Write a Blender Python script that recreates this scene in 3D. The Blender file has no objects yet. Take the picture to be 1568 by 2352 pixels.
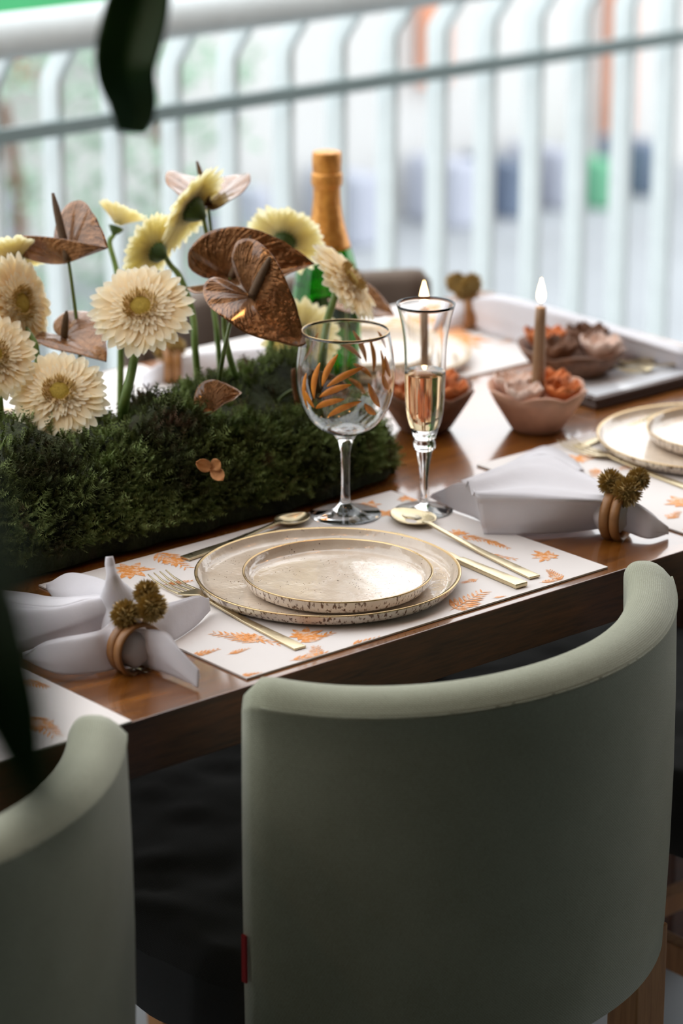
import bpy, math, random
from mathutils import Vector, Matrix, noise
random.seed(7)
PI = math.pi
S = bpy.context.scene
COL = S.collection
sin, cos = math.sin, math.cos

# ------------------------------------------------------------------ camera
F, PITCH, YAW = 6500.0, math.radians(18.332), math.radians(49.41)
CAM = Vector((-1.732, -2.0423, 1.7215))
TZ = 0.75
FW = Vector((cos(PITCH)*cos(YAW), cos(PITCH)*sin(YAW), -sin(PITCH)))
RT = Vector((sin(YAW), -cos(YAW), 0))
UP = RT.cross(FW)
def ray(px, py):
    return FW*F + RT*(px-784) + UP*(1176-py)
def at(px, py, d):                 # point seen at a photo position, at a given distance along the view
    return CAM + ray(px, py)*(d/F)
def B(px, py, z=0.0):              # ... at a given height above the table top
    r = ray(px, py); return CAM + r*((TZ+z-CAM.z)/r.z)
def onY(px, py, Y):
    r = ray(px, py); return CAM + r*((Y-CAM.y)/r.y)
def depth(p): return (Vector(p)-CAM).dot(FW)
def cs(r, u, t):                   # direction from right / up / towards-viewer parts
    return (RT*r + UP*u - FW*t).normalized()
cd = bpy.data.cameras.new('camera'); cam = bpy.data.objects.new('camera', cd); COL.objects.link(cam)
cd.sensor_fit = 'HORIZONTAL'; cd.sensor_width = 24.0; cd.lens = F*24.0/1568
cd.clip_start = 0.05; cd.clip_end = 200
cam.location = CAM
cam.rotation_euler = Matrix((RT, UP, -FW)).transposed().to_euler()
cd.dof.use_dof = True; cd.dof.focus_distance = 2.82; cd.dof.aperture_fstop = 3.5
S.camera = cam

# ------------------------------------------------------------------ materials
def srgb(r, g, b):
    f = lambda c: (c/255/12.92) if c/255 <= .04045 else ((c/255+.055)/1.055)**2.4
    return (f(r), f(g), f(b), 1)
MATS = {}
class NT:
    def __init__(s, name):
        s.m = bpy.data.materials.new(name); s.m.use_nodes = True
        s.t = s.m.node_tree; s.b = s.t.nodes['Principled BSDF']; s.out = s.t.nodes['Material Output']
        MATS[name] = s.m
    def n(s, typ, **k):
        x = s.t.nodes.new(typ)
        for a, v in k.items():
            if hasattr(x, a): setattr(x, a, v)
        return x
    def l(s, a, b): s.t.links.new(a, b)
    def set(s, **k):
        for a, v in k.items(): s.b.inputs[a.replace('_', ' ')].default_value = v
        return s
    def coord(s, kind='Object', scale=(1,1,1), rot=(0,0,0)):
        c = s.n('ShaderNodeTexCoord'); m = s.n('ShaderNodeMapping')
        s.l(c.outputs[kind], m.inputs[0]); m.inputs['Scale'].default_value = scale; m.inputs['Rotation'].default_value = rot
        return m.outputs[0]
    def noise(s, vec, scale, detail=3, rough=.55, out='Fac'):
        x = s.n('ShaderNodeTexNoise'); s.l(vec, x.inputs['Vector'])
        x.inputs['Scale'].default_value = scale; x.inputs['Detail'].default_value = detail; x.inputs['Roughness'].default_value = rough
        return x.outputs[out]
    def ramp(s, fac, stops, interp='LINEAR'):
        x = s.n('ShaderNodeValToRGB'); s.l(fac, x.inputs[0]); x.color_ramp.interpolation = interp
        e = x.color_ramp.elements
        while len(e) < len(stops): e.new(.5)
        for q, (p, c) in zip(e, stops): q.position = p; q.color = c if len(c) == 4 else tuple(c)+(1,)
        return x.outputs[0]
    def mix(s, fac, a, b, typ='MIX'):
        x = s.n('ShaderNodeMix', data_type='RGBA', blend_type=typ)
        for i, v in ((0, fac), (6, a), (7, b)):
            if hasattr(v, 'is_output'): s.l(v, x.inputs[i])
            else: x.inputs[i].default_value = v
        return x.outputs[2]
    def math(s, op, a, b=0):
        x = s.n('ShaderNodeMath', operation=op)
        for i, v in ((0, a), (1, b)):
            if hasattr(v, 'is_output'): s.l(v, x.inputs[i])
            else: x.inputs[i].default_value = v
        return x.outputs[0]
    def bump(s, h, strength=.3, dist=.001):
        x = s.n('ShaderNodeBump'); s.l(h, x.inputs['Height']); x.inputs['Strength'].default_value = strength
        x.inputs['Distance'].default_value = dist; s.l(x.outputs[0], s.b.inputs['Normal'])
    def col(s, c): s.l(c, s.b.inputs['Base Color'])
W0, K0 = (1,1,1,1), (0,0,0,1)

def plain(name, c, rough=.6, var=.12, scale=30, bump=.1, bd=.001, **k):
    m = NT(name); v = m.coord()
    f = m.noise(v, scale)
    d = tuple(x*(1-var) for x in c[:3])+(1,); e = tuple(min(1, x*(1+var)) for x in c[:3])+(1,)
    m.col(m.ramp(f, [(.3, d), (.7, e)]))
    m.set(Roughness=rough, **k)
    if bump: m.bump(m.noise(v, scale*4), bump, bd)
    return m.m

def mat_wood(name, dark, mid, light, rough, coat, gs=(1,14,14), plank=None):
    m = NT(name); v = m.coord(scale=gs)
    w = m.noise(v, 3.0, 8, .65); w2 = m.noise(v, 18, 4, .6)
    c = m.ramp(w, [(.28, dark), (.5, mid), (.72, light)])
    c = m.mix(.35, c, m.ramp(w2, [(.35, dark), (.65, light)]))
    if plank:
        sx = m.n('ShaderNodeSeparateXYZ'); cc = m.n('ShaderNodeTexCoord'); m.l(cc.outputs['Object'], sx.inputs[0])
        q = m.math('DIVIDE', sx.outputs[1], plank); fr = m.math('FRACT', q)
        seam = m.math('LESS_THAN', fr, .012)
        fl = m.math('FLOOR', q); wn = m.n('ShaderNodeTexWhiteNoise', noise_dimensions='1D'); m.l(fl, wn.inputs['W'])
        tone = m.ramp(wn.outputs[0], [(0, (.7,.7,.7,1)), (1, (1.2,1.15,1.1,1))])
        c = m.mix(1.0, c, tone, 'MULTIPLY'); c = m.mix(seam, c, (.01,.005,.002,1))
    m.col(c); m.set(Roughness=rough, Coat_Weight=coat, Coat_Roughness=.07)
    m.bump(w2, .12, .0006)
    return m.m
mat_wood('table_wood', srgb(70,36,8), srgb(138,80,24), srgb(190,120,46), .26, 1.0, (1.5,16,16), .19)
mat_wood('table_edge_wood', srgb(44,20,8), srgb(80,42,18), srgb(120,66,30), .5, .15, (1.5,16,16))
mat_wood('leg_wood', srgb(150,96,48), srgb(186,128,72), srgb(206,150,92), .5, .1, (14,14,1))
mat_wood('tray_wood', srgb(40,22,14), srgb(64,38,24), srgb(88,56,36), .5, .2, (1,12,12))

def mat_fabric(name, c, c2, freq=620, strength=.5, sheen=.3):
    m = NT(name); v = m.coord('UV')
    w1 = m.n('ShaderNodeTexWave', wave_type='BANDS', bands_direction='DIAGONAL'); m.l(v, w1.inputs[0]); w1.inputs['Scale'].default_value = freq*.33; w1.inputs['Distortion'].default_value = .6
    w2 = m.n('ShaderNodeTexWave', wave_type='BANDS', bands_direction='Y'); m.l(v, w2.inputs[0]); w2.inputs['Scale'].default_value = freq*.25; w2.inputs['Distortion'].default_value = .8
    h = m.math('MULTIPLY', w1.outputs['Fac'], w2.outputs['Fac'])
    vo = m.coord(); n1 = m.noise(vo, 14, 4); n2 = m.noise(vo, 700, 2)
    k = m.mix(h, c2, c); k = m.mix(.25, k, m.ramp(n1, [(.3, c2), (.7, c)])); k = m.mix(.3, k, m.ramp(n2, [(.3, c2), (.7, c)]))
    m.col(k); m.set(Roughness=.9, Sheen_Weight=sheen); m.bump(m.math('ADD', h, m.math('MULTIPLY', n2, .6)), strength, .0006)
    return m.m
mat_fabric('sage_linen', srgb(186,190,168), srgb(130,134,110))
mat_fabric('charcoal_cloth', srgb(64,64,64), srgb(44,45,45), 700, .3, .1)
mat_fabric('taupe_cloth', srgb(128,112,98), srgb(100,86,76), 700, .3, .1)
mat_fabric('red_tag', srgb(190,30,30), srgb(150,20,24), 900, .2, .0)

m = NT('napkin_cloth'); v = m.coord(); kc = m.ramp(m.noise(v, 9, 3), [(.3, srgb(230,228,232)), (.7, srgb(242,240,244))]); m.col(kc)
tl = m.n('ShaderNodeBsdfTranslucent'); m.l(kc, tl.inputs[0]); ms = m.n('ShaderNodeMixShader'); ms.inputs[0].default_value = .28
m.l(m.b.outputs[0], ms.inputs[1]); m.l(tl.outputs[0], ms.inputs[2]); m.l(ms.outputs[0], m.out.inputs[0])
m.set(Roughness=.85, Sheen_Weight=.25, Subsurface_Weight=.0); m.bump(m.math('ADD', m.noise(v, 30, 3), m.math('MULTIPLY', m.noise(v, 900, 2), .15)), .35, .004)
plain('thread', srgb(196,192,196), .9)
plain('mat_paper', srgb(232,226,222), .62, .02, 12, .15, .0006)
m = NT('print_orange'); v = m.coord(); m.col(m.ramp(m.noise(v, 160, 4, .7), [(.38, srgb(242,212,190)), (.52, srgb(238,156,70)), (.8, srgb(216,116,32))])); m.set(Roughness=.6)
plain('mat_backing', srgb(52,44,40), .8)

m = NT('glaze'); v = m.coord()
base = m.ramp(m.noise(v, 22, 5, .6), [(.3, srgb(214,194,172)), (.7, srgb(236,222,204))])
vo = m.n('ShaderNodeTexVoronoi'); m.l(v, vo.inputs['Vector']); vo.inputs['Scale'].default_value = 260
sp = m.math('LESS_THAN', vo.outputs['Distance'], .17); sp = m.math('MULTIPLY', sp, m.math('GREATER_THAN', m.noise(v, 60, 2), .54))
m.col(m.mix(sp, base, srgb(110,80,58))); m.set(Roughness=.1, Coat_Weight=.5, Coat_Roughness=.05, Specular_IOR_Level=.6)
m.bump(m.noise(v, 30, 5), .5, .0042)
m = NT('glaze_side')
v = m.coord(scale=(1,1,.35)); v0 = m.coord()
nn = m.noise(v, 330, 3, .6); base = m.ramp(m.noise(v0, 40, 4), [(.3, srgb(206,192,178)), (.7, srgb(230,220,208))])
m.col(m.mix(m.ramp(nn, [(.545, K0), (.60, W0)]), base, srgb(96,66,44))); m.set(Roughness=.15, Coat_Weight=.4)
m.bump(m.noise(v0, 60, 3), .2, .0015)
def metal(name, c, rough, bump=.05):
    m = NT(name); v = m.coord(); m.set(Base_Color=c, Metallic=1.0, Roughness=rough)
    m.l(m.ramp(m.noise(v, 60), [(.3, (rough*.8,)*3), (.7, (rough*1.25,)*3)]), m.b.inputs['Roughness'])
    if bump: m.bump(m.noise(v, 300), bump, .0004)
    return m.m
metal('gold_rim', srgb(196,168,124), .3)
metal('brushed_gold', srgb(206,190,156), .3)
metal('gold_foil', srgb(216,150,66), .36, .5)
m = NT('foil_paper'); v = m.coord(); m.col(m.ramp(m.noise(v, 120, 3), [(.3, srgb(196,130,58)), (.7, srgb(226,164,86))])); m.set(Metallic=.55, Roughness=.38); m.bump(m.noise(v, 170, 4), .6, .002)

def glass(name, c=(1,1,1,1), rough=0.0, ior=1.45):
    m = NT(name); m.set(Base_Color=c, Roughness=rough, IOR=ior, Transmission_Weight=1.0)
    return m.m
glass('clear_glass'); glass('green_glass', srgb(70,170,70), 0, 1.5); glass('wine', srgb(250,222,180), 0, 1.33)
m = NT('decal_orange'); v = m.coord(); m.col(m.ramp(m.noise(v, 90, 3), [(.3, srgb(196,112,24)), (.7, srgb(228,146,48))])); m.set(Roughness=.5)

def mat_leafy(name, c1, c2, trans, rough=.5, vcol=None, scale=60):
    m = NT(name); v = m.coord(); k = m.ramp(m.noise(v, scale, 3), [(.3, c1), (.7, c2)])
    if vcol:
        uv = m.n('ShaderNodeTexCoord'); sx = m.n('ShaderNodeSeparateXYZ'); m.l(uv.outputs['UV'], sx.inputs[0])
        k = m.mix(.75, k, m.ramp(sx.outputs[1], vcol))
    m.col(k); m.set(Roughness=rough)
    if trans:
        t = m.n('ShaderNodeBsdfTranslucent'); m.l(k, t.inputs[0]); mx = m.n('ShaderNodeMixShader'); mx.inputs[0].default_value = trans
        m.l(m.b.outputs[0], mx.inputs[1]); m.l(t.outputs[0], mx.inputs[2]); m.l(mx.outputs[0], m.out.inputs[0])
    return m.m
mat_leafy('petal', srgb(250,240,208), srgb(252,246,226), .42, .55, [(0, srgb(240,200,118)), (.4, srgb(254,234,188)), (.75, srgb(255,244,216)), (1, srgb(250,252,238))])
mat_leafy('petal_back', srgb(252,244,198), srgb(254,249,218), .55, .55)
mat_leafy('disc_florets', srgb(206,170,92), srgb(236,206,136), .1, .8, None, 500)
mat_leafy('disc_centre', srgb(150,124,30), srgb(184,154,56), .1, .8, None, 700)
mat_leafy('stem_green', srgb(96,124,58), srgb(128,156,84), .1, .45)
mat_leafy('stem_dark', srgb(70,92,36), srgb(104,120,56), .05, .4)
mat_leafy('calyx_green', srgb(52,78,34), srgb(80,108,50), .1, .6)
m = NT('bronze_leaf'); v = m.coord(); m.col(m.ramp(m.noise(v, 35, 4), [(.3, srgb(104,66,34)), (.7, srgb(160,110,64))]))
m.set(Metallic=.65, Roughness=.26, Coat_Weight=1.0, Coat_Roughness=.08)
uv = m.n('ShaderNodeTexCoord'); mp = m.n('ShaderNodeMapping'); m.l(uv.outputs['UV'], mp.inputs[0]); mp.inputs['Scale'].default_value = (4.5,1.2,1)
wv = m.n('ShaderNodeTexWave', wave_type='BANDS', bands_direction='X'); m.l(mp.outputs[0], wv.inputs[0]); wv.inputs['Scale'].default_value = 1.5; wv.inputs['Distortion'].default_value = 3.5; wv.inputs['Detail'].default_value = 2
m.bump(m.math('ADD', m.math('MULTIPLY', m.noise(mp.outputs[0], 2.6, 3), 1.3), m.math('MULTIPLY', m.noise(v, 120, 3), 1.0)), .9, .0032)
plain('spadix_brown', srgb(104,80,54), .6, .2, 400, .8, .001)
m = NT('moss_base'); v = m.coord(); m.col(m.ramp(m.noise(v, 30, 4), [(.3, srgb(24,28,12)), (.55, srgb(48,56,24)), (.75, srgb(52,40,26))])); m.set(Roughness=1); m.bump(m.noise(v, 120, 5), 1, .01)
m = NT('moss_frond'); v = m.coord(); m.col(m.ramp(m.noise(v, 11, 5, .7), [(.28, srgb(92,68,48)), (.40, srgb(60,68,34)), (.47, srgb(92,104,54)), (.56, srgb(140,160,96)), (.62, srgb(96,80,54)), (.74, srgb(124,94,72))])); m.set(Roughness=.9)
plain('dry_leaf', srgb(190,132,80), .7, .2, 80, .3); plain('dry_tuft', srgb(58,36,30), .8, .3, 90, .3)
plain('burr_gold', srgb(176,150,92), .45, .3, 200, .3, .001, Metallic=.35)
plain('ring_wood', srgb(150,104,58), .45, .2, 60, .2)
plain('candle_wax', srgb(150,118,88), .5, .06, 60, .05); plain('wick', srgb(30,26,24), .9)
m = NT('flame'); m.set(Base_Color=K0, Emission_Color=srgb(255,214,150), Emission_Strength=6.0)
plain('clay_pink', srgb(196,150,124), .6, .12, 50, .3); plain('copper_petal', srgb(206,120,66), .4, .2, 70, .2, .001, Metallic=.3)
plain('shell_white', srgb(232,206,192), .45, .08, 90, .2); plain('pod_brown', srgb(120,84,62), .6, .3, 80, .4)
plain('fence_paint', srgb(230,238,238), .4, .04, 20, .03)
plain('rail_paint', srgb(146,164,164), .4, .04, 20, .03)
plain('floor_tile', srgb(150,156,160), .45, .05, 6, .05); plain('street_paving', srgb(164,168,172), .8, .12, 1.2, .1)
plain('white_render', srgb(216,216,214), .9, .03, 2, .1); plain('dark_pane', srgb(110,124,146), .4, .2, 3, 0); plain('orange_banner', srgb(226,158,128), .8, .08, 5, 0)
plain('green_panel', srgb(110,176,140), .7, .08, 5, 0); plain('awning_green', srgb(70,170,110), .8, .08, 4, 0); plain('lilac_panel', srgb(186,190,204), .8, .1, 3, 0)
plain('ceiling_paint', srgb(62,58,44), .9, .04, 3, .05); plain('wall_paint', srgb(34,40,20), .9, .06, 3, .05)
mat_leafy('dark_leaf', srgb(26,62,22), srgb(40,84,30), .04, .6, None, 12)
m = NT('bulb'); m.set(Base_Color=K0, Emission_Color=srgb(255,176,100), Emission_Strength=26.0)
plain('tray_glaze', srgb(226,230,236), .15, .05, 12, .1)
M = MATS

# ------------------------------------------------------------------ mesh builder
class MB:
    def __init__(s): s.v = []; s.f = []; s.mi = []; s.uv = {}; s.cur = 0
    def add(s, vs, fs, uvs=None):
        o = len(s.v); s.v += [Vector(p) for p in vs]
        for f in fs: s.f.append([i+o for i in f]); s.mi.append(s.cur)
        if uvs:
            for i, u in enumerate(uvs): s.uv[o+i] = u
        return s
    def box(s, a, b, bev=0):
        (x0,y0,z0),(x1,y1,z1) = a, b
        s.add([(x0,y0,z0),(x1,y0,z0),(x1,y1,z0),(x0,y1,z0),(x0,y0,z1),(x1,y0,z1),(x1,y1,z1),(x0,y1,z1)],
              [(0,3,2,1),(4,5,6,7),(0,1,5,4),(1,2,6,5),(2,3,7,6),(3,0,4,7)])
        return s
    def rings(s, rings, closed=True, cap=True, uv=True):
        n = len(rings[0]); vs = [p for r in rings for p in r]; fs = []
        m = n if closed else n-1
        for i in range(len(rings)-1):
            for j in range(m):
                k = (j+1) % n
                fs.append((i*n+j, i*n+k, (i+1)*n+k, (i+1)*n+j))
        if closed and cap:
            fs.append(tuple(range(n))[::-1]); fs.append(tuple((len(rings)-1)*n+i for i in range(n)))
        uvs = [(j/max(1, n-1), i/max(1, len(rings)-1)) for i in range(len(rings)) for j in range(n)] if uv else None
        return s.add(vs, fs, uvs)
    def grid(s, fn, nu, nv, uvf=None):
        vs = []; uvs = []
        for i in range(nu+1):
            for j in range(nv+1):
                vs.append(fn(i/nu, j/nv)); uvs.append(uvf(i/nu, j/nv) if uvf else (i/nu, j/nv))
        fs = [(i*(nv+1)+j, (i+1)*(nv+1)+j, (i+1)*(nv+1)+j+1, i*(nv+1)+j+1) for i in range(nu) for j in range(nv)]
        return s.add(vs, fs, uvs)
    def tube(s, pts, rad, n=10, cap=True, sm=6):
        pts = spline(pts, sm) if sm else [Vector(p) for p in pts]
        L = len(pts); rs = []
        t0 = (pts[1]-pts[0]).normalized(); a = t0.orthogonal().normalized()
        for i, p in enumerate(pts):
            t = (pts[min(i+1, L-1)]-pts[max(i-1, 0)]).normalized()
            a = (a - t*a.dot(t)).normalized(); b = t.cross(a)
            u = i/(L-1); r = rad(u) if callable(rad) else (rad if not isinstance(rad, (list, tuple)) else interp(rad, u))
            rs.append([p + a*(r*cos(2*PI*j/n)) + b*(r*sin(2*PI*j/n)) for j in range(n)])
        return s.rings(rs, True, cap)
    def lathe(s, prof, n=48, c=(0,0,0), wob=None, close=False):
        c = Vector(c); rs = []
        for (r, z) in prof:
            rs.append([c + Vector((r*(1+(wob(2*PI*j/n) if wob else 0))*cos(2*PI*j/n), r*(1+(wob(2*PI*j/n) if wob else 0))*sin(2*PI*j/n), z)) for j in range(n)])
        if close: rs.append(rs[0])
        return s.rings(rs, True, not close)
    def sphere(s, c, r, n=16, m=10, sc=(1,1,1)):
        c = Vector(c)
        rs = []
        for i in range(m+1):
            ph = PI*i/m; ph = min(max(ph, .02), PI-.02)
            rs.append([c + Vector((r*sc[0]*sin(ph)*cos(2*PI*j/n), r*sc[1]*sin(ph)*sin(2*PI*j/n), -r*sc[2]*cos(ph))) for j in range(n)])
        return s.rings(rs, True, True)
    def build(s, name, mat, parent=None, smooth=True, solid=0, bevel=0, sub=0, off=0):
        org = Vector((0,0,0)); q = parent
        while q is not None: org += q.location; q = q.parent
        me = bpy.data.meshes.new(name); me.from_pydata([v-org for v in s.v], [], s.f)
        for mm in (mat if isinstance(mat, list) else [mat]): me.materials.append(M[mm])
        for p, i in zip(me.polygons, s.mi): p.material_index = i; p.use_smooth = smooth
        if s.uv:
            uv = me.uv_layers.new(name='UVMap')
            for lp in me.loops: uv.data[lp.index].uv = s.uv.get(lp.vertex_index, (0,0))
        me.update()
        o = bpy.data.objects.new(name, me); COL.objects.link(o)
        if parent is not None: o.parent = parent
        if solid:
            k = o.modifiers.new('solid', 'SOLIDIFY'); k.thickness = solid; k.offset = off
        if bevel:
            k = o.modifiers.new('bevel', 'BEVEL'); k.width = bevel; k.segments = 3; k.limit_method = 'ANGLE'
        if sub:
            k = o.modifiers.new('sub', 'SUBSURF'); k.levels = sub; k.render_levels = sub
        return o
def interp(l, u):
    x = u*(len(l)-1); i = min(int(x), len(l)-2); return l[i]*(1-(x-i)) + l[i+1]*(x-i)
def spline(pts, sm=6):
    pts = [Vector(p) for p in pts]
    if len(pts) < 3: 
        return [pts[0].lerp(pts[-1], i/sm) for i in range(sm+1)]
    out = []; P = [pts[0]*2-pts[1]] + pts + [pts[-1]*2-pts[-2]]
    for i in range(1, len(P)-2):
        for k in range(sm):
            t = k/sm; a, b, c, d = P[i-1], P[i], P[i+1], P[i+2]
            out.append(.5*((2*b) + (c-a)*t + (2*a-5*b+4*c-d)*t*t + (3*b-a-3*c+d)*t**3))
    out.append(pts[-1]); return out
def sample(pl, u):
    x = u*(len(pl)-1); i = min(int(x), len(pl)-2); return pl[i].lerp(pl[i+1], x-i)
def tag(o, label=None, cat=None, group=None, kind=None):
    if label: o['label'] = label
    if cat: o['category'] = cat
    if group: o['group'] = group
    if kind: o['kind'] = kind
    return o
def thing(name, loc, label, cat, group=None):
    o = bpy.data.objects.new(name, None); COL.objects.link(o); o.location = loc; o.empty_display_size = .02
    return tag(o, label, cat, group)
def dup(root, loc, rotz=0, label=None, group=None):
    def cp(o, par):
        c = o.copy(); COL.objects.link(c); c.parent = par
        for ch in [x for x in kids[o.name]]: cp(ch, c)
        return c
    kids = {}
    for x in list(COL.objects):
        kids.setdefault(x.name, [])
        if x.parent: kids.setdefault(x.parent.name, []).append(x)
    r = cp(root, None); r.location = loc; r.rotation_euler = (0,0,rotz)
    if label: r['label'] = label
    if group: r['group'] = group
    return r

# ------------------------------------------------------------------ the setting
def struct(name, mb, mat, **k):
    o = mb.build(name, mat, None, **k); o['kind'] = 'structure'; return o
struct('floor', MB().box((-6,-6,-.12),(7,1.82,0)), 'floor_tile', smooth=False)
struct('ceiling', MB().box((-6,-6,2.6),(7,.05,2.7)), 'ceiling_paint', smooth=False)  # unseen; height and front edge set to keep sky light off the chair backs
struct('shade_wall_back', MB().box((-6,-3.3,0),(7,-3.2,2.6)), 'wall_paint', smooth=False)  # unseen wall added behind the camera to block sky light, dark to cut bounce
struct('shade_wall_right', MB().box((3.6,-3.2,0),(3.7,-1.6,2.6)), 'wall_paint', smooth=False)  # unseen, added to close off part of the light from the right
struct('shade_wall_left', MB().box((-3.7,-3.2,0),(-3.6,1.6,2.6)), 'wall_paint', smooth=False)  # unseen, added to shut out sky light on the left side
struct('ground_street', MB().box((-20,1.82,-.9),(40,14,-.7)), 'street_paving', smooth=False)
YW = 6.2
struct('wall_street', MB().box((-20,YW,-.7),(40,YW+.3,2.0)), 'white_render', smooth=False)

def ypanel(name, x0, y0, x1, y1, Y, mat, label, cat, group=None, th=.06, n=None):
    a = onY(x0, y0, Y); b = onY(x1, y1, Y)
    lo = (min(a.x,b.x), Y-th, min(a.z,b.z)); hi = (max(a.x,b.x), Y, max(a.z,b.z))
    mb = MB().box(lo, hi)
    o = mb.build(name, mat, None, False, bevel=.01); tag(o, label, cat, group); return o
ypanel('hanging_banner', 958, -60, 1012, 190, YW-.02, 'orange_banner', 'narrow orange banner on the street wall, above the flute glass', 'banner')
ypanel('hanging_banner', 1392, -60, 1432, 300, YW-.02, 'orange_banner', 'long orange banner on the street wall near right picture edge', 'banner')
ypanel('hanging_banner', 18, 120, 60, 190, YW-.02, 'orange_banner', 'small orange banner on the street wall at far left', 'banner')
ypanel('shop_awning', -400, -80, 255, 22, YW-.005, 'awning_green', 'bright green awning above the handrail at top left', 'awning', None, .5)
def street_box(x0, y0, x1, y1, mat, label, name='street_crate', cat='crate'):
    # stands on the street in front of the wall, its foot on the paving
    r = ray((x0+x1)/2, y1); p = CAM + r*((-.7-CAM.z)/r.z); Y = min(p.y, YW-.35)
    a = onY(x0, y0, Y); b = onY(x1, y1, Y)
    mb = MB().box((min(a.x,b.x), Y, -.7), (max(a.x,b.x), Y+.3, max(a.z,b.z)))
    o = mb.build(name, mat, None, False, bevel=.02); return tag(o, label, cat)
street_box(1175, 378, 1222, 492, 'dark_pane', 'dark blue blurred box on the street behind the right candle')
street_box(1285, 350, 1325, 440, 'lilac_panel', 'pale lilac box on the street between dark box and green box')
street_box(1385, 375, 1425, 480, 'green_panel', 'green blurred box standing on the street beyond the fence')
street_box(1490, 335, 1532, 450, 'dark_pane', 'dark blue blurred box on the street nearest the right picture edge')
street_box(1050, 380, 1108, 500, 'lilac_panel', 'wide pale blue box on the street above the flute glass')
street_box(820, 410, 876, 520, 'lilac_panel', 'pale blue box on the street just right of the bottle neck')
street_box(590, 440, 625, 500, 'lilac_panel', 'small pale blue box on the street left of the bottle neck')
street_box(-20, 440, 45, 560, 'lilac_panel', 'pale blue box on the street at the left picture edge')
# shrubs along the street on the left
PYW = 0
def shrub(px, py, w, h, label):
    r = ray(px, py); p = CAM + r*((-.7-CAM.z)/r.z); p = onY(px, py, min(p.y, YW-1.0)); p.z = -.7
    t = thing('street_shrub', (p.x, p.y, -.7), label, 'shrub', None)
    mb = MB()
    for i in range(420):
        c = p + Vector((random.uniform(-w, w)*.8, random.uniform(-.2, .2), random.uniform(.1, h)))
        d = Vector((random.uniform(-1,1), random.uniform(-1,1), random.uniform(-.5,1))).normalized(); e = d.orthogonal().normalized()
        s_ = random.uniform(.03, .06)
        mb.add([c, c+d*s_+e*s_*.4, c+d*s_*2, c+d*s_-e*s_*.4], [(0,1,2,3)])
    mb.build('foliage', 'shrub_green', t, False)
    MB().tube([p+Vector((0,0,0)), p+Vector((.03,0,h*.5)), p+Vector((-.02,0,h*.8))], .02, 8).build('trunk', 'pod_brown', t)
mat_leafy('shrub_green', srgb(150,176,156), srgb(176,198,180), .2, .7, None, 3)
shrub(20, 330, .45, 1.1, 'pale green shrub on the street behind the fence, leftmost')
shrub(360, 300, .35, 1.0, 'pale green shrub on the street right of the hanging dark leaf')

# ------------------------------------------------------------------ fence
YF = 1.70
fence = thing('balcony_fence', (2.0, YF, 0), 'white metal balcony fence of flat bars with round handrail', 'fence')
ZR, ZM = 1.045, .88
def bar_mb(x):
    mb = MB(); w, d = .013, .048; rs = []
    prof = [(0, 0.0), (0, .5), (0, .8), (0, ZM+.066), (-.004, ZM+.078), (-.040, ZM+.122), (-.062, ZR-.02), (-.07, ZR)]
    for (dy, z) in prof:
        rs.append([(x-w/2, YF+dy-d/2, z), (x+w/2, YF+dy-d/2, z), (x+w/2, YF+dy+d/2, z), (x-w/2, YF+dy+d/2, z)])
    return mb.rings(rs, True, True)
x = onY(120, 230, YF).x
x0 = x - .12*6
for i in range(40):
    bar_mb(x0+.12*i).build('bar', 'fence_paint', fence, False, bevel=.002)
MB().tube([(x0-.3, YF-.085, ZR), (x0+4.9, YF-.085, ZR)], .036, 24, sm=1).build('handrail', 'fence_paint', fence)
MB().box((x0-.3, YF-.043, ZM-.0125), (x0+4.9, YF-.028, ZM+.0125)).build('middle_rail', 'rail_paint', fence, False, bevel=.002)
MB().box((x0-.3, YF-.043, .08), (x0+4.9, YF-.028, .11)).build('bottom_rail', 'rail_paint', fence, False)

# ------------------------------------------------------------------ table
TX0, TX1, TY0, TY1 = -2.1, .985, -.147, .82
table = thing('dining_table', (0, .35, 0), 'long varnished reddish-brown wooden dining table set for a meal', 'table')
mb = MB().box((TX0, TY0, TZ-.055), (TX1, TY1, TZ))
for i, f in enumerate(mb.f): mb.mi[i] = 0 if i == 1 else 1
mb.build('tabletop', ['table_wood', 'table_edge_wood'], table, False, bevel=.0015)
for (lx, ly) in ((TX0+.15, TY0+.3), (TX0+.15, TY1-.3), (TX1-.2, TY0+.38), (TX1-.2, TY1-.3)):
    MB().box((lx-.04, ly-.04, 0), (lx+.04, ly+.04, TZ-.055)).build('leg', 'table_edge_wood', table, False, bevel=.004)

# ------------------------------------------------------------------ placemats (paper with a printed pattern)
def leaf2(mb, P, a, L, W, z):      # one leaflet in the table plane
    z += 3e-6*(len(mb.f) % 60)
    d = Vector((cos(a), sin(a), 0)); n = Vector((-sin(a), cos(a), 0)); pts = []
    prof = [(0,0), (.18,.7), (.45,1), (.75,.62), (1,0)]
    for (t, w) in prof: pts.append(P + d*L*t + n*W*w*.5)
    for (t, w) in prof[-2:0:-1]: pts.append(P + d*L*t - n*W*w*.5)
    mb.add([Vector((q.x, q.y, z)) for q in pts], [tuple(range(len(pts)))])
def fern(mb, P, a, L, z, n=8, spread=.7, lw=.2):
    d = Vector((cos(a), sin(a), 0)); leaf2(mb, P, a, L, .0016, z)
    for i in range(n):
        t = .15+.8*i/(n-1); l = L*.42*(1-.65*t)*random.uniform(.85, 1.1)
        for s_ in (-1, 1): leaf2(mb, P+d*L*t, a+s_*spread, l, l*lw, z)
def bloom(mb, P, L, z):
    for i in range(9):
        leaf2(mb, P, i*.7+random.uniform(-.2,.2), L*random.uniform(.6,1), L*.34, z)
def clip_ok(mb, x0, x1, y0, y1):
    for v in mb.v: v.x = min(max(v.x, x0), x1); v.y = min(max(v.y, y0), y1)
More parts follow.
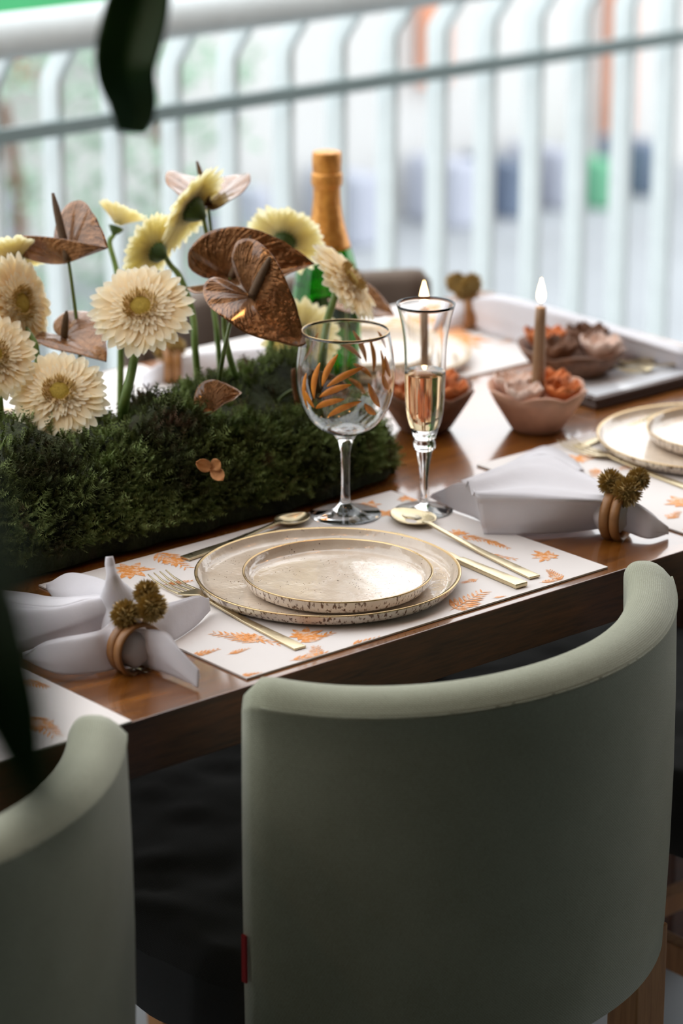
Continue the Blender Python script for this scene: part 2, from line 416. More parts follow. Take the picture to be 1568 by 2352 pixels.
def make_mat(loc, motifs, label, rot=0):
    t = thing('placemat', loc, label, 'placemat', 'printed placemats around the table')
    w, h = .476, .336
    X0, Y0 = loc[0]-w/2, loc[1]-h/2
    mb = MB(); mb.cur = 0
    mb.box((X0, Y0, TZ+.0004), (X0+w, Y0+h, TZ+.0022)); mb.mi[-5:] = mb.mi[-5:]; mb.mi[0] = 2
    pr = MB()
    for (k, p, a, L) in motifs:
        if k == 'f': fern(pr, p, a, L, TZ+.00245)
        elif k == 'g': fern(pr, p, a, L, TZ+.00245, 6, .5, .22)
        elif k == 'b': bloom(pr, p, L, TZ+.00245)
    clip_ok(pr, X0+.001, X0+w-.001, Y0+.001, Y0+h-.001)
    mb.cur = 1; mb.add(pr.v, pr.f)
    o = mb.build('sheet', ['mat_paper', 'print_orange', 'mat_backing'], t, False)
    return t
def pm(k, px, py, qx, qy):         # motif laid from one photographed point to another
    a = B(px, py, .002); b = B(qx, qy, .002); d = b-a
    return (k, a, math.atan2(d.y, d.x), d.length)
mots = [pm('b',300,1310,330,1290), pm('f',350,1265,430,1305), pm('b',395,1290,420,1280), pm('f',625,1475,490,1455), pm('g',520,1455,640,1480),
        pm('f',730,1520,725,1485), pm('g',660,1520,750,1500), pm('g',430,1510,500,1492), pm('g',520,1505,570,1490),
        pm('g',545,1555,600,1545), pm('b',700,1460,712,1440), pm('g',680,1480,760,1455), pm('g',800,1485,870,1465), pm('f',1030,1405,1110,1360), pm('g',1035,1395,1090,1405),
        pm('b',1255,1278,1290,1268), pm('f',1290,1335,1260,1310), pm('g',1235,1340,1290,1330), pm('f',1050,1230,1130,1245), pm('b',1050,1225,1080,1222), pm('g',1110,1240,1165,1260),
        pm('b',845,1160,860,1150), pm('b',940,1145,960,1135), pm('f',600,1215,650,1205), pm('g',1085,1270,1180,1285), pm('f',1100,1330,1060,1340), pm('g',1130,1375,1160,1370),
        pm('b',890,1180,905,1170), pm('b',1010,1180,1030,1175), pm('g',1360,1318,1390,1310), pm('f',700,1160,760,1150), pm('g',370,1345,440,1335)]
MATC = (.025, .033)
make_mat((MATC[0], MATC[1], TZ), mots, 'white placemat with orange leaf print under the main plates, nearest the middle chair')
def rand_mots(cx, cy, n, seed):
    random.seed(seed); r = []
    for i in range(n):
        p = Vector((cx+random.uniform(-.21,.21), cy+random.uniform(-.14,.14), 0))
        r.append((random.choice('ffgbg'), p, random.uniform(0, 6.28), random.uniform(.02, .055) if r else .04))
    return r
mm = rand_mots(-.593, .03, 20, 4) + [pm('b',95,1665,120,1650), pm('f',60,1640,130,1690), pm('f',45,1560,110,1580)]
make_mat((-.593, .02, TZ), mm, 'white printed placemat at the lower left, overhanging near table edge behind left chair')
make_mat((.640, .042, TZ), rand_mots(.64, .03, 24, 5)+[pm('b',1330,1055,1350,1045), pm('f',1530,1195,1560,1175)], 'white printed placemat under the plates at the right edge')
make_mat((.655, .66, TZ), rand_mots(.655, .66, 24, 6), 'white printed placemat on the far side, behind the flute glass')
make_mat((.13, .64, TZ), rand_mots(.13, .64, 24, 8), 'white printed placemat on the far side, behind the flower stems')
random.seed(7)

# ------------------------------------------------------------------ plates
def plate(name, c, z, R, H, label, group, seed):
    random.seed(seed); ph = [random.uniform(0, 6.28) for _ in range(4)]
    wob = lambda a: .004*sin(2*a+ph[0]) + .003*sin(3*a+ph[1]) + .0015*sin(7*a+ph[2])
    t = thing(name, (c[0], c[1], TZ+z), label, 'plate', group)
    mb = MB()
    out = [(.001, .0015), (R*.80, 0), (R*.89, .0008), (R*.955, H*.28), (R*.985, H*.62), (R*.997, H*.93)]
    inn = [(R*.972, H*.96), (R*.955, H*.7), (R*.93, H*.42), (R*.88, H*.33), (R*.6, H*.28), (R*.3, H*.26), (.001, H*.26)]
    n = 128; z0 = TZ+z
    def rr(pr): return [[Vector((c[0]+r*(1+wob(2*PI*j/n))*cos(2*PI*j/n), c[1]+r*(1+wob(2*PI*j/n))*sin(2*PI*j/n), z0+h)) for j in range(n)] for (r, h) in pr]
    mb.cur = 0; mb.rings(rr(inn[::1]), True, False); mb.cur = 1; mb.rings(rr(out), True, False)
    mb.f = [f[::-1] for f in mb.f]
    mb.build('body', ['glaze', 'glaze_side'], t)
    g = MB(); lip = [(R*.9974, H*.93), (R*.9978, H*.985), (R*.991, H*1.01), (R*.984, H*.99), (R*.9735, H*.945)]
    g.rings([r for r in rr(lip)], True, False); g.f = [f[::-1] for f in g.f]
    o = g.build('rim', 'gold_rim', t); o['label'] = 'gold painted rim'
    return t
plate('dinner_plate', (.011,.013), .0023, .1355, .0150, 'large speckled cream dinner plate with gold rim, in the middle under the smaller plate', 'large speckled plates', 1)
plate('salad_plate', (.008,-.006), .0070, .0965, .0165, 'small speckled cream plate with gold rim, stacked on the middle dinner plate', 'small speckled plates', 2)
plate('dinner_plate', (.658,.082), .0023, .1355, .0150, 'large cream plate with gold rim, cut by the right edge', 'large speckled plates', 3)
plate('salad_plate', (.680,.076), .0070, .0965, .0165, 'small cream plate with gold rim, on the plate at right edge', 'small speckled plates', 4)
plate('dinner_plate', (.60,.63), .0023, .1355, .0150, 'large cream plate on the far side, seen through and beside the flute glass', 'large speckled plates', 5)
plate('salad_plate', (.60,.63), .0070, .0965, .0165, 'small cream plate on the far side, on the plate behind the flute glass', 'small speckled plates', 6)
plate('dinner_plate', (-.02,.64), .0023, .1355, .0150, 'large cream plate on the far side, behind the gerbera stems', 'large speckled plates', 7)
random.seed(7)

# ------------------------------------------------------------------ cutlery: built along +Y from the handle end at the origin
def flat_bar(mb, pts, th):         # pts: (y, halfwidth, zcentre)
    rs = [[Vector((-w, y, z-th/2)), Vector((w, y, z-th/2)), Vector((w, y, z+th/2)), Vector((-w, y, z+th/2))] for (y, w, z) in pts]
    mb.rings(rs, True, True); return mb
def orient(mb, a, b):              # move geometry built on +Y from origin so that it runs from a to b
    d = (b-a); ang = math.atan2(d.y, d.x)-PI/2; R_ = Matrix.Rotation(ang, 3, 'Z')
    mb.v = [R_ @ v + Vector((a.x, a.y, 0)) + Vector((0,0,TZ)) for v in mb.v]; return mb
def spoon(name, a, b, label, L, bowl, group):
    t = thing(name, (a.x, a.y, TZ), label, 'spoon', group)
    mb = MB(); flat_bar(mb, [(0,.0068,.0042), (.03,.0064,.0042), (L*.35,.0045,.0046), (L-bowl-.025,.0026,.0075), (L-bowl-.004,.0026,.009), (L-bowl+.006,.004,.0085)], .0024)
    orient(mb, a, b).build('handle', 'brushed_gold', t, True, bevel=.0006)
    sb = MB(); W = bowl*.36
    def fn(u, v):
        y = L-bowl+bowl*u; w = W*(max(0, sin(PI*min(1, u**.8*.97+.015))))**.62; x_ = (v*2-1)*w
        dep = .0075*(sin(PI*u)**.7)*(1-(v*2-1)**2)
        return Vector((x_, y, .0098-.0012*u-dep))
    sb.grid(fn, 22, 14); orient(sb, a, b).build('bowl', 'brushed_gold', t, True, solid=.0012, off=1)
    return t
def fork(name, a, b, label, L, group):
    t = thing(name, (a.x, a.y, TZ), label, 'fork', group)
    mb = MB(); flat_bar(mb, [(0,.0068,.0036), (.03,.0064,.0036), (L*.35,.0045,.004), (L*.62,.0026,.007), (L*.68,.0028,.0085)], .0024)
    orient(mb, a, b).build('handle', 'brushed_gold', t, True, bevel=.0006)
    hb = MB(); flat_bar(hb, [(L*.675,.0028,.0085), (L*.70,.006,.0078), (L*.73,.0105,.0065), (L*.775,.0122,.0052)], .0016)
    for k in range(4):
        xo = -.0108+.0072*k; rs = []
        for (y, w, z) in [(L*.77,.0015,.0052), (L*.85,.0013,.0045), (L*.94,.0011,.0062), (L,.0005,.0098)]:
            rs.append([Vector((xo-w, y, z-.0007)), Vector((xo+w, y, z-.0007)), Vector((xo+w, y, z+.0007)), Vector((xo-w, y, z+.0007))])
        hb.rings(rs, True, True)
    orient(hb, a, b).build('tines', 'brushed_gold', t, True, bevel=.0004)
    return t
def knife(name, a, b, label, L, group):
    t = thing(name, (a.x, a.y, TZ), label, 'knife', group)
    mb = MB(); flat_bar(mb, [(0,.0078,.0052), (.03,.0074,.0052), (L*.42,.0055,.005), (L*.46,.005,.005)], .0048)
    orient(mb, a, b).build('handle', 'brushed_gold', t, True, bevel=.0008)
    k = MB(); flat_bar(k, [(L*.455,.0045,.0045), (L*.55,.0085,.004), (L*.85,.0095,.0036), (L*.95,.0065,.0034), (L,.001,.0034)], .0016)
    orient(k, a, b).build('blade', 'brushed_gold', t, True, bevel=.0004); return t
def ext(a, b, L): d = (b-a).normalized(); return a + d*L
FG, KG, SG, DG = 'gold forks', 'gold knives', 'gold tablespoons', 'gold dessert spoons'
fa, fb = B(690,1488,.004), B(360,1322,.006)
Lf = (fb-fa).length; fork('dinner_fork', fa, fb, 'gold fork left of the middle plates, partly under the left napkin', Lf, FG)
ka, kb = B(1198,1347,.004), B(905,1225,.004)
Lk = .215; kb = ext(ka, kb, Lk); knife('table_knife', ka, kb, 'gold knife right of the middle plates, half hidden by the rim', Lk, KG)
sa, sb_ = B(1228,1326,.004), B(908,1168,.008)
Ls = (sb_-sa).length; spoon('tablespoon', sa, sb_, 'gold tablespoon lying beside the knife, bowl by the flute foot', Ls, .062, SG)
da, db = B(424,1283,.004), B(706,1183,.006); Ld = (db-da).length
spoon('dessert_spoon', da, db, 'gold dessert spoon lying behind the middle plates, bowl by the goblet foot', Ld, .045, DG)
DX = Vector((.645, .065, 0))
fork('dinner_fork', fa+DX, fb+DX, 'gold fork left of the right edge plates, behind the right napkin ring', Lf, FG)
da2, db2 = B(1325,1028,.004), B(1555,938,.006)
spoon('dessert_spoon', da2, db2, 'gold dessert spoon behind the plates at the right edge', (db2-da2).length, .045, DG)

# ------------------------------------------------------------------ glasses
def glass_body(mb, outer, wall_top, c):
    mb.lathe(outer, 64, c)
gp = B(793, 1187, 0); GZ = TZ+.0024
gob = thing('wine_goblet', (gp.x, gp.y, GZ), 'round clear wine goblet with gold rim and painted orange leaves', 'glass')
K = 1/2140/.955
def zy(y, base=1187): return (base-y)*K
foot = [(.0385,.0004), (.0385,.0016), (.030,.0032), (.016,.0062), (.0085,.011), (.0052,.018), (.0046,.04), (.0050,.065), (.0065,.078), (.010,.087), (.0145,.0925)]
# bowl outer profile
go = [(.0145,.0925), (.024,.0965), (.036,.1055), (.0455,.120), (.0515,.139), (.0532,.155), (.0525,.172), (.0500,.190), (.0468,.2065)]
def lerp_prof(pr, sm=5):
    v = spline([Vector((r, 0, z)) for r, z in pr], sm); return [(p.x, p.z) for p in v]
gos = lerp_prof(go); gi = [(max(.0005, r-.0011), z+.0004) for r, z in gos if z > .0965][::-1]
gi = gi + [(.018,.0975), (.008,.0955), (.0005,.0950)]
fs_ = lerp_prof(foot, 4)
MB().lathe([(.0005,.0004)]+fs_, 64, (gp.x, gp.y, GZ)).build('stem', 'clear_glass', gob)
gb = MB(); prof = [(.0005,.0930)]+gos+gi
gb.lathe(prof, 80, (gp.x, gp.y, GZ)); gb.build('bowl', 'clear_glass', gob)
o = MB(); o.lathe([(.0468,.2063), (.0470,.2068), (.0465,.2072), (.0459,.2070), (.0459,.2063)], 80, (gp.x, gp.y, GZ), close=True); o.build('gold_rim_band', 'gold_rim', gob)
def surf(px, py, front=True):      # photo position -> (angle, z) on goblet bowl
    best = None
    for i in range(0, 180):
        for j in range(len(gos)):
            a = 2*PI*i/180; r, z = gos[j]
            p = Vector((gp.x+r*cos(a), gp.y+r*sin(a), GZ+z)); n = Vector((cos(a), sin(a), 0))
            fr = n.dot(CAM-p) > 0
            if fr != front: continue
            d = p-CAM; q = d.dot(FW); X = 784+F*d.dot(RT)/q; Y = 1176-F*d.dot(UP)/q
            e = (X-px)**2+(Y-py)**2
            if best is None or e < best[0]: best = (e, a, z)
    return best[1], best[2]
def rz(z):
    for k in range(len(gos)-1):
        if gos[k][1] <= z <= gos[k+1][1]:
            t = (z-gos[k][1])/(gos[k+1][1]-gos[k][1]+1e-9); return gos[k][0]*(1-t)+gos[k+1][0]*t
    return gos[-1][0]
def decal(p1, p2, w, front=True):
    dec = MB()
    a1, z1 = surf(*p1, front); a2, z2 = surf(*p2, front)
    while a2-a1 > PI: a2 -= 2*PI
    while a2-a1 < -PI: a2 += 2*PI
    R_ = .05; du = (a2-a1)*R_; dz = z2-z1; L = math.hypot(du, dz)+1e-6; nx, nz = -dz/L, du/L
    def fn(u, v):
        ww = w*sin(PI*min(1, u*.96+.02))**.7*(v*2-1)*.5
        bend = .06*L*sin(PI*u)
        uu = du*u+nx*(ww+bend); zz = z1+dz*u+nz*(ww+bend)
        r = rz(min(max(zz,.094),.2055))+.00035; a = a1+uu/R_
        return Vector((gp.x+r*cos(a), gp.y+r*sin(a), GZ+zz))
    dec.grid(fn, 8, 2); dec.build('painted_leaf', 'decal_orange', gob, solid=.0001)['label'] = 'orange painted leaf'
for (a, b, c_, d) in [(722,918,734,836),(708,938,703,860),(720,940,700,900),(740,888,775,815),(752,885,832,840),(733,913,806,882),(724,940,792,918),(754,957,831,922),
                    (870,935,846,878),(863,953,838,928),(893,897,878,862),(896,868,884,820)]:
    decal((a,b), (c_,d), .0072)
for (a, b, c_, d) in [(842,833,812,757),(832,826,766,778),(858,855,850,780),(880,870,874,805),(855,866,812,838),(888,800,866,762),(838,905,800,870),(696,830,730,765)]:
    decal((a,b), (c_,d), .006, False)

fp = B(973, 1178, 0)
fl = thing('champagne_flute', (fp.x, fp.y, GZ), 'tall clear champagne flute with flared rim, half full of pale wine', 'glass')
fo = [(.0118,.0835), (.0142,.0920), (.0178,.102), (.0202,.116), (.0216,.135), (.0222,.155), (.0226,.175), (.0238,.195), (.0268,.214), (.0318,.2325)]
fos = lerp_prof(fo); fin = [(r-.0010, z) for r, z in fos if z > .095][::-1] + [(.011,.091), (.006,.0885), (.0005,.0878)]
fst = lerp_prof([(.031,.0004), (.031,.0015), (.020,.003), (.008,.006), (.0045,.012), (.0042,.03), (.0055,.048), (.0078,.064), (.0085,.068), (.0085,.0695), (.0112,.0715), (.0122,.0755), (.0112,.0795), (.0095,.0815), (.0118,.0835)], 4)
MB().lathe([(.0005,.0004)]+fst, 56, (fp.x, fp.y, GZ)).build('stem', 'clear_glass', fl)
MB().lathe([(.0005,.0838)]+fos+fin, 64, (fp.x, fp.y, GZ)).build('bowl', 'clear_glass', fl)
lz = .1585
lq = [(.0005,.0882), (.006,.0888), (.011,.0914)] + [(r-.00095, z) for r, z in fos if .095 < z < lz] + [(.0213, lz), (.0005, lz)]
o = MB().lathe(lq, 64, (fp.x, fp.y, GZ)).build('wine', 'wine', fl); o['label'] = 'pale sparkling wine'

# ------------------------------------------------------------------ bottle
bp_ = B(751, 905, 0)
bt = thing('champagne_bottle', (bp_.x, bp_.y, TZ), 'green sparkling wine bottle with gold foil neck, standing behind the moss', 'bottle')
bo = [(.0005,.004), (.036,.0005), (.0425,.006), (.0435,.03), (.0435,.10), (.0415,.135), (.035,.17), (.026,.20), (.0185,.225), (.0155,.25), (.0150,.285), (.0148,.288)]
bi = [(r-.0025, z) for r, z in bo[3:-1]][::-1] + [(.036,.012), (.0005,.016)]
MB().lathe(lerp_prof(bo, 4)+bi, 64, (bp_.x, bp_.y, TZ)).build('glass_body', 'green_glass', bt)
MB().lathe([(.0005,.012)]+[(.034,.012), (.0405,.03), (.0405,.10), (.0385,.13), (.0375,.145), (.0005,.145)], 48, (bp_.x, bp_.y, TZ+.001)).build('wine', 'wine', bt)
fo2 = [(.0300,.188), (.0262,.2008), (.0202,.222), (.0172,.242), (.0166,.256), (.0168,.2645), (.0186,.2650), (.0190,.272), (.0188,.279), (.0172,.281), (.0176,.284), (.0180,.297), (.0174,.3035), (.0155,.3062), (.0005,.3075)]
mb = MB(); mb.lathe(lerp_prof(fo2, 3), 48, (bp_.x, bp_.y, TZ))
for v in mb.v:
    z = v.z-TZ
    if .19 < z < .306:
        a = math.atan2(v.y-bp_.y, v.x-bp_.x); r_ = Vector((v.x-bp_.x, v.y-bp_.y, 0)); k = 1+.03*noise.noise(Vector((a*3, z*120, 2)))
        v.x = bp_.x + r_.x*k; v.y = bp_.y + r_.y*k
mb.build('foil', 'foil_paper', bt)['label'] = 'crinkled gold foil'

# ------------------------------------------------------------------ chairs
def arc_back(c, R, th, half, z0, z1, t, mat, parent, lift=.0, name='backrest', flip=1):
    mb = MB(); n = 44; cr = .026
    cr = .0245; prof = []                       # closed profile (radial offset, z): outer face up, rounded top, inner face down
    def corner(cx, cz, r, a0, a1, k=6): return [(cx+r*cos(a0+(a1-a0)*i/k), cz+r*sin(a0+(a1-a0)*i/k)) for i in range(k+1)]
    H = z1-z0
    prof += [(0, .006)] + [(0, H*f) for f in (.12,.3,.5,.7,.85)] + [(0,H-.020), (.0012,H-.0165), (-.0018,H-.0135), (-.006,H-.0085), (-.013,H-.0035), (-.021,H-.0005), (-.028,H)] + corner(-th+.017, H-.017, .017, PI/2, PI) + [(-th, H*f) for f in (.8,.6,.4,.2)] + [(-th, .006), (-th+.006, 0), (-.006, 0)]
    rs = []; uvs = []
    for i in range(n+1):
        u = i/n; a = -half+2*half*u
        e = min(u, 1-u)*2*half*R     # round the two ends
        k = 1.0 if e > .028 else math.sqrt(max(0, 1-((.028-e)/.028)**2))
        ring = []; tot = 0; pv = None
        lf = lift*(abs(a)/half)**4
        for (r, z) in prof:
            zz = z + lf*(z/H)
            mr = -th/2 + (r+th/2)*(.25+.75*k); 
            zz = zz if z < H*.75 else H*.75 + (zz-H*.75)*(.82+.18*k)
            rr_ = R + mr + .004*sin(PI*z/H)
            p = Vector((c[0]+rr_*sin(a), c[1]-flip*rr_*cos(a), z0+zz)); ring.append(p)
            if pv is not None: tot += (r-pv[0])**2 and math.hypot(r-pv[0], z-pv[1]) or abs(z-pv[1])
            pv = (r, z); uvs.append((a*R, tot))
        rs.append(ring)
    o = len(mb.v); mb.rings(rs, True, True)
    for i, q in enumerate(uvs): mb.uv[i] = q
    if flip > 0: mb.f = [f[::-1] for f in mb.f]
    return mb.build(name, mat, parent)
def seam(c, R, half, z, parent, lift=0, mat='sage_linen', H=.35):
    pts = []
    for i in range(31):
        a = -half*.93+2*half*.93*i/30; pts.append(Vector((c[0]+(R+.0005)*sin(a), c[1]-(R+.0005)*cos(a), z+lift*(abs(a)/half)**4)))
    MB().tube(pts, .0011, 6, sm=0).build('piping', mat, parent)
def chair(cx, cy, label, group, back='sage_linen', seatm='charcoal_cloth'):
    t = thing('dining_chair', (cx, cy, 0), label, 'chair', group)
    R = .333; cc = (cx, cy); z0, z1 = .392, .772
    b = arc_back(cc, R, .050, math.radians(57), z0, z1, 0, back, t, .012)
    b['label'] = 'curved upholstered tub back'
    seam(cc, R, math.radians(57), z1-.0165, b, .012, back)
    # small cloth tag sewn in the left seam
    a = -math.radians(56); q = Vector((cc[0]+(R-.012)*sin(a)-.006, cc[1]-(R-.012)*cos(a)-.002, .50))
    MB().box((q.x-.0012, q.y-.003, .487), (q.x+.0012, q.y+.003, .535)).build('side_tag', 'red_tag', t, False)['label'] = 'small red cloth tag'
    # seat cushion
    sb = MB(); x0_, x1_, y0_, y1_ = cx-.262, cx+.262, cy-.255, cy+.335
    def fn(u, v):
        X = x0_+(x1_-x0_)*u; Y = y0_+(y1_-y0_)*v
        e = min(u, 1-u)*(x1_-x0_); g = min(v, 1-v)*(y1_-y0_); d = min(e, g)
        z = .472 - .022*(max(0, 1-d/.03)**2) + .006*noise.noise(Vector((X*7, Y*16, 1))) + .004*noise.noise(Vector((X*25+Y*12, Y*30, 4)))
        tp = min(1, (Y-y0_)/.16); X = cx+(X-cx)*(.60+.40*tp**.6)
        return Vector((X, Y, z))
    sb.grid(fn, 40, 40, lambda u, v: (u*.5, v*.5))
    per = [(0, j) for j in range(41)] + [(i, 40) for i in range(1, 41)] + [(40, j) for j in range(39, -1, -1)] + [(i, 0) for i in range(39, 0, -1)]
    top = [sb.v[i*41+j].copy() for i, j in per]
    ring2 = [Vector((p.x+(p.x-cx)*.01, p.y+(p.y-cy)*.01, .42)) for p in top]; ring3 = [Vector((p.x, p.y, .386+.004*sin(i*.7))) for i, p in enumerate(top)]
    sb.rings([top, ring2, ring3], True, False)
    sb.build('seat', seatm, t)
    lg = .042
    for (lx, ly) in ((cx-.215, cy-.262), (cx+.172, cy-.262), (cx-.215, cy+.225), (cx+.175, cy+.225)):
        mb = MB(); s0 = .8
        mb.rings([[(lx+lg*(.5-s0/2), ly+lg*(.5-s0/2), 0), (lx+lg*(.5+s0/2), ly+lg*(.5-s0/2), 0), (lx+lg*(.5+s0/2), ly+lg*(.5+s0/2), 0), (lx+lg*(.5-s0/2), ly+lg*(.5+s0/2), 0)],
                  [(lx, ly, .25), (lx+lg, ly, .25), (lx+lg, ly+lg, .25), (lx, ly+lg, .25)], [(lx, ly, .42), (lx+lg, ly, .42), (lx+lg, ly+lg, .42), (lx, ly+lg, .42)]], True, True)
        mb.build('leg', 'leg_wood', t, False, bevel=.002)
    for sx in (cx-.208, cx+.182):
        MB().box((sx, cy-.2, .215), (sx+.022, cy+.23, .25)).build('stretcher', 'leg_wood', t, False, bevel=.002)
    MB().box((cx-.2, cy+.0, .22), (cx+.19, cy+.022, .245)).build('stretcher', 'leg_wood', t, False, bevel=.002)
    return t
CG = 'pale green tub chairs along the near side'
CX, CY = -.002, -.022
ch = chair(CX, CY, 'pale sage green tub chair with curved back in front of the middle place setting', CG)
dup(ch, (CX-.658, CY+.03, 0), 0, 'pale sage green tub chair at the lower left, mostly cut by the picture edge', CG)
dup(ch, (CX+.64, CY+.02, 0), 0, 'pale sage green tub chair at right edge, only its seat and wooden rails in view', CG)
ch2 = chair(5, 5, 'x', 'x', 'taupe_cloth', 'taupe_cloth')
ch2.location = (.67, .70, 0); ch2.rotation_euler = (0,0,PI); ch2['label'] = 'taupe upholstered tub chair on the far side, behind flower stems and bottle'; ch2['group'] = 'taupe chairs along the far side'
dup(ch2, (-.07, .70, 0), PI, 'taupe upholstered tub chair on the far side, at left picture edge', 'taupe chairs along the far side')

# ------------------------------------------------------------------ moss bed
MX0, MX1, MY0, MY1, MH = -1.35, .31, .225, .405, .105
moss = thing('moss_bed', (-.5, .31, TZ), 'long dark green moss bed on the table holding the flowers', 'moss')
def moss_surf(x_, s_):             # s_ 0..1 around the section front-bottom -> top -> back-bottom
    a = PI*s_; cx_, w = (MY0+MY1)/2, (MY1-MY0)/2
    endk = min(1, max(0, (MX1-x_)/.05))**.5
    y = cx_ - w*(abs(cos(a))**.45)*(1 if cos(a) > 0 else -1)*(.65+.35*endk)
    z = MH*(sin(a)**.5)*(.3+.7*endk)
    n = noise.noise(Vector((x_*9, y*9, z*9)))*.034 + noise.noise(Vector((x_*24, y*24, z*24)))*.020 + noise.noise(Vector((x_*60, y*60, z*60)))*.008
    nrm = Vector((0, -cos(a), sin(a)))
    p = Vector((x_, y, TZ+.003+z)) + nrm*n*(.4+.6*sin(a))
    p.z = max(p.z, TZ+.001)
    return p, nrm
mb = MB(); mb.grid(lambda u, v: moss_surf(MX0+(MX1-MX0)*u, v)[0], 200, 34); k = len(mb.v)
mb.add([moss_surf(MX1, v/34)[0] for v in range(35)], [tuple(range(35))])
mb.build('moss_mound', 'moss_base', moss)
fr = MB(); random.seed(3)
def tuft(fr, p, n, size):
    t1 = n.orthogonal().normalized(); t2 = n.cross(t1)
    for k in range(random.randint(3, 5)):
        a = random.uniform(0, 2*PI); d = (n*random.uniform(.5, 1.2) + t1*cos(a)*random.uniform(.2,.9) + t2*sin(a)*random.uniform(.2,.9)); d.z += .25; d.normalize()
        side = d.cross(Vector((random.uniform(-1,1), random.uniform(-1,1), random.uniform(-1,1)))).normalized()
        L = size*random.uniform(.7, 1.3); w = .0007; tip = p+d*L; tip.z += .1*L; 
        fr.add([p-side*w, p+side*w, tip], [(0,1,2)])
        for q in range(1, 6):
            t = q/6; b = p.lerp(tip, t); l = L*.34*(1-t*.6)
            for s2 in (-1, 1):
                e = b + (d*.6+side*s2).normalized()*l
                fr.add([b-d*.0009, b+d*.0009, e], [(0,1,2)])
for i in range(7500):
    x_ = random.uniform(-.62, MX1) if i < 6600 else random.uniform(-.1, MX1)
    s_ = .01+.84*random.random()**1.7
    p, n = moss_surf(x_, s_); tuft(fr, p, n, random.uniform(.007, .012)*(1.7 if random.random() < .25 else 1))
for i in range(500):
    p, n = moss_surf(MX1, random.uniform(.05,.95)); tuft(fr, p-Vector((random.uniform(0,.004),0,random.uniform(0,.03))), Vector((1,-.2,.3)), .01)
o = fr.build('moss_fronds', 'moss_frond', moss, False); o['kind'] = 'stuff'; o['label'] = 'feathery moss sprigs'
# dried bits on the moss
dp = at(487, 1075, depth(B(487, 1150, .04))-.03)
mb = MB(); 
def petalf(c, d, s_, L, W, nn, cup=.15):
    return lambda u, v: c + d*L*u + s_*W*(sin(PI*min(1,u*.94+.05))**.6)*(v-.5) + nn*(cup*L*(u*u) - .2*W*(1-(2*v-1)**2))
for (r, u, L) in ((-1,.3,.018), (.8,-.9,.018), (.5,.4,.012)):
    d = cs(r, u, .3); nn = cs(0, .2, 1); s_ = nn.cross(d).normalized(); mb.grid(petalf(dp, d, s_, L, .014, nn), 6, 4)
o = mb.build('dried_leaf', 'dry_leaf', None, solid=.0005); tag(o, 'small tan dried leaf lying on the front of the moss', 'leaf')
tf = thing('dried_tuft', at(345, 915, depth(B(345,960,.08))), 'dark purple-brown curled dried tuft on top of the moss', 'dried plant')
mb = MB()
for i in range(26):
    a = random.uniform(0, 6.28); b0 = at(345+random.uniform(-38,38), 925+random.uniform(-8,30), depth(tf.location)); d = cs(random.uniform(-.8,.8), random.uniform(.4,1.2), random.uniform(-.5,.5)); s_ = d.orthogonal().normalized()
    mb.grid(petalf(b0, d, s_, random.uniform(.012,.024), .006, d.cross(s_), random.uniform(-.5,.5)), 6, 2)
mb.build('curled_leaves', 'dry_tuft', tf, solid=.0004)

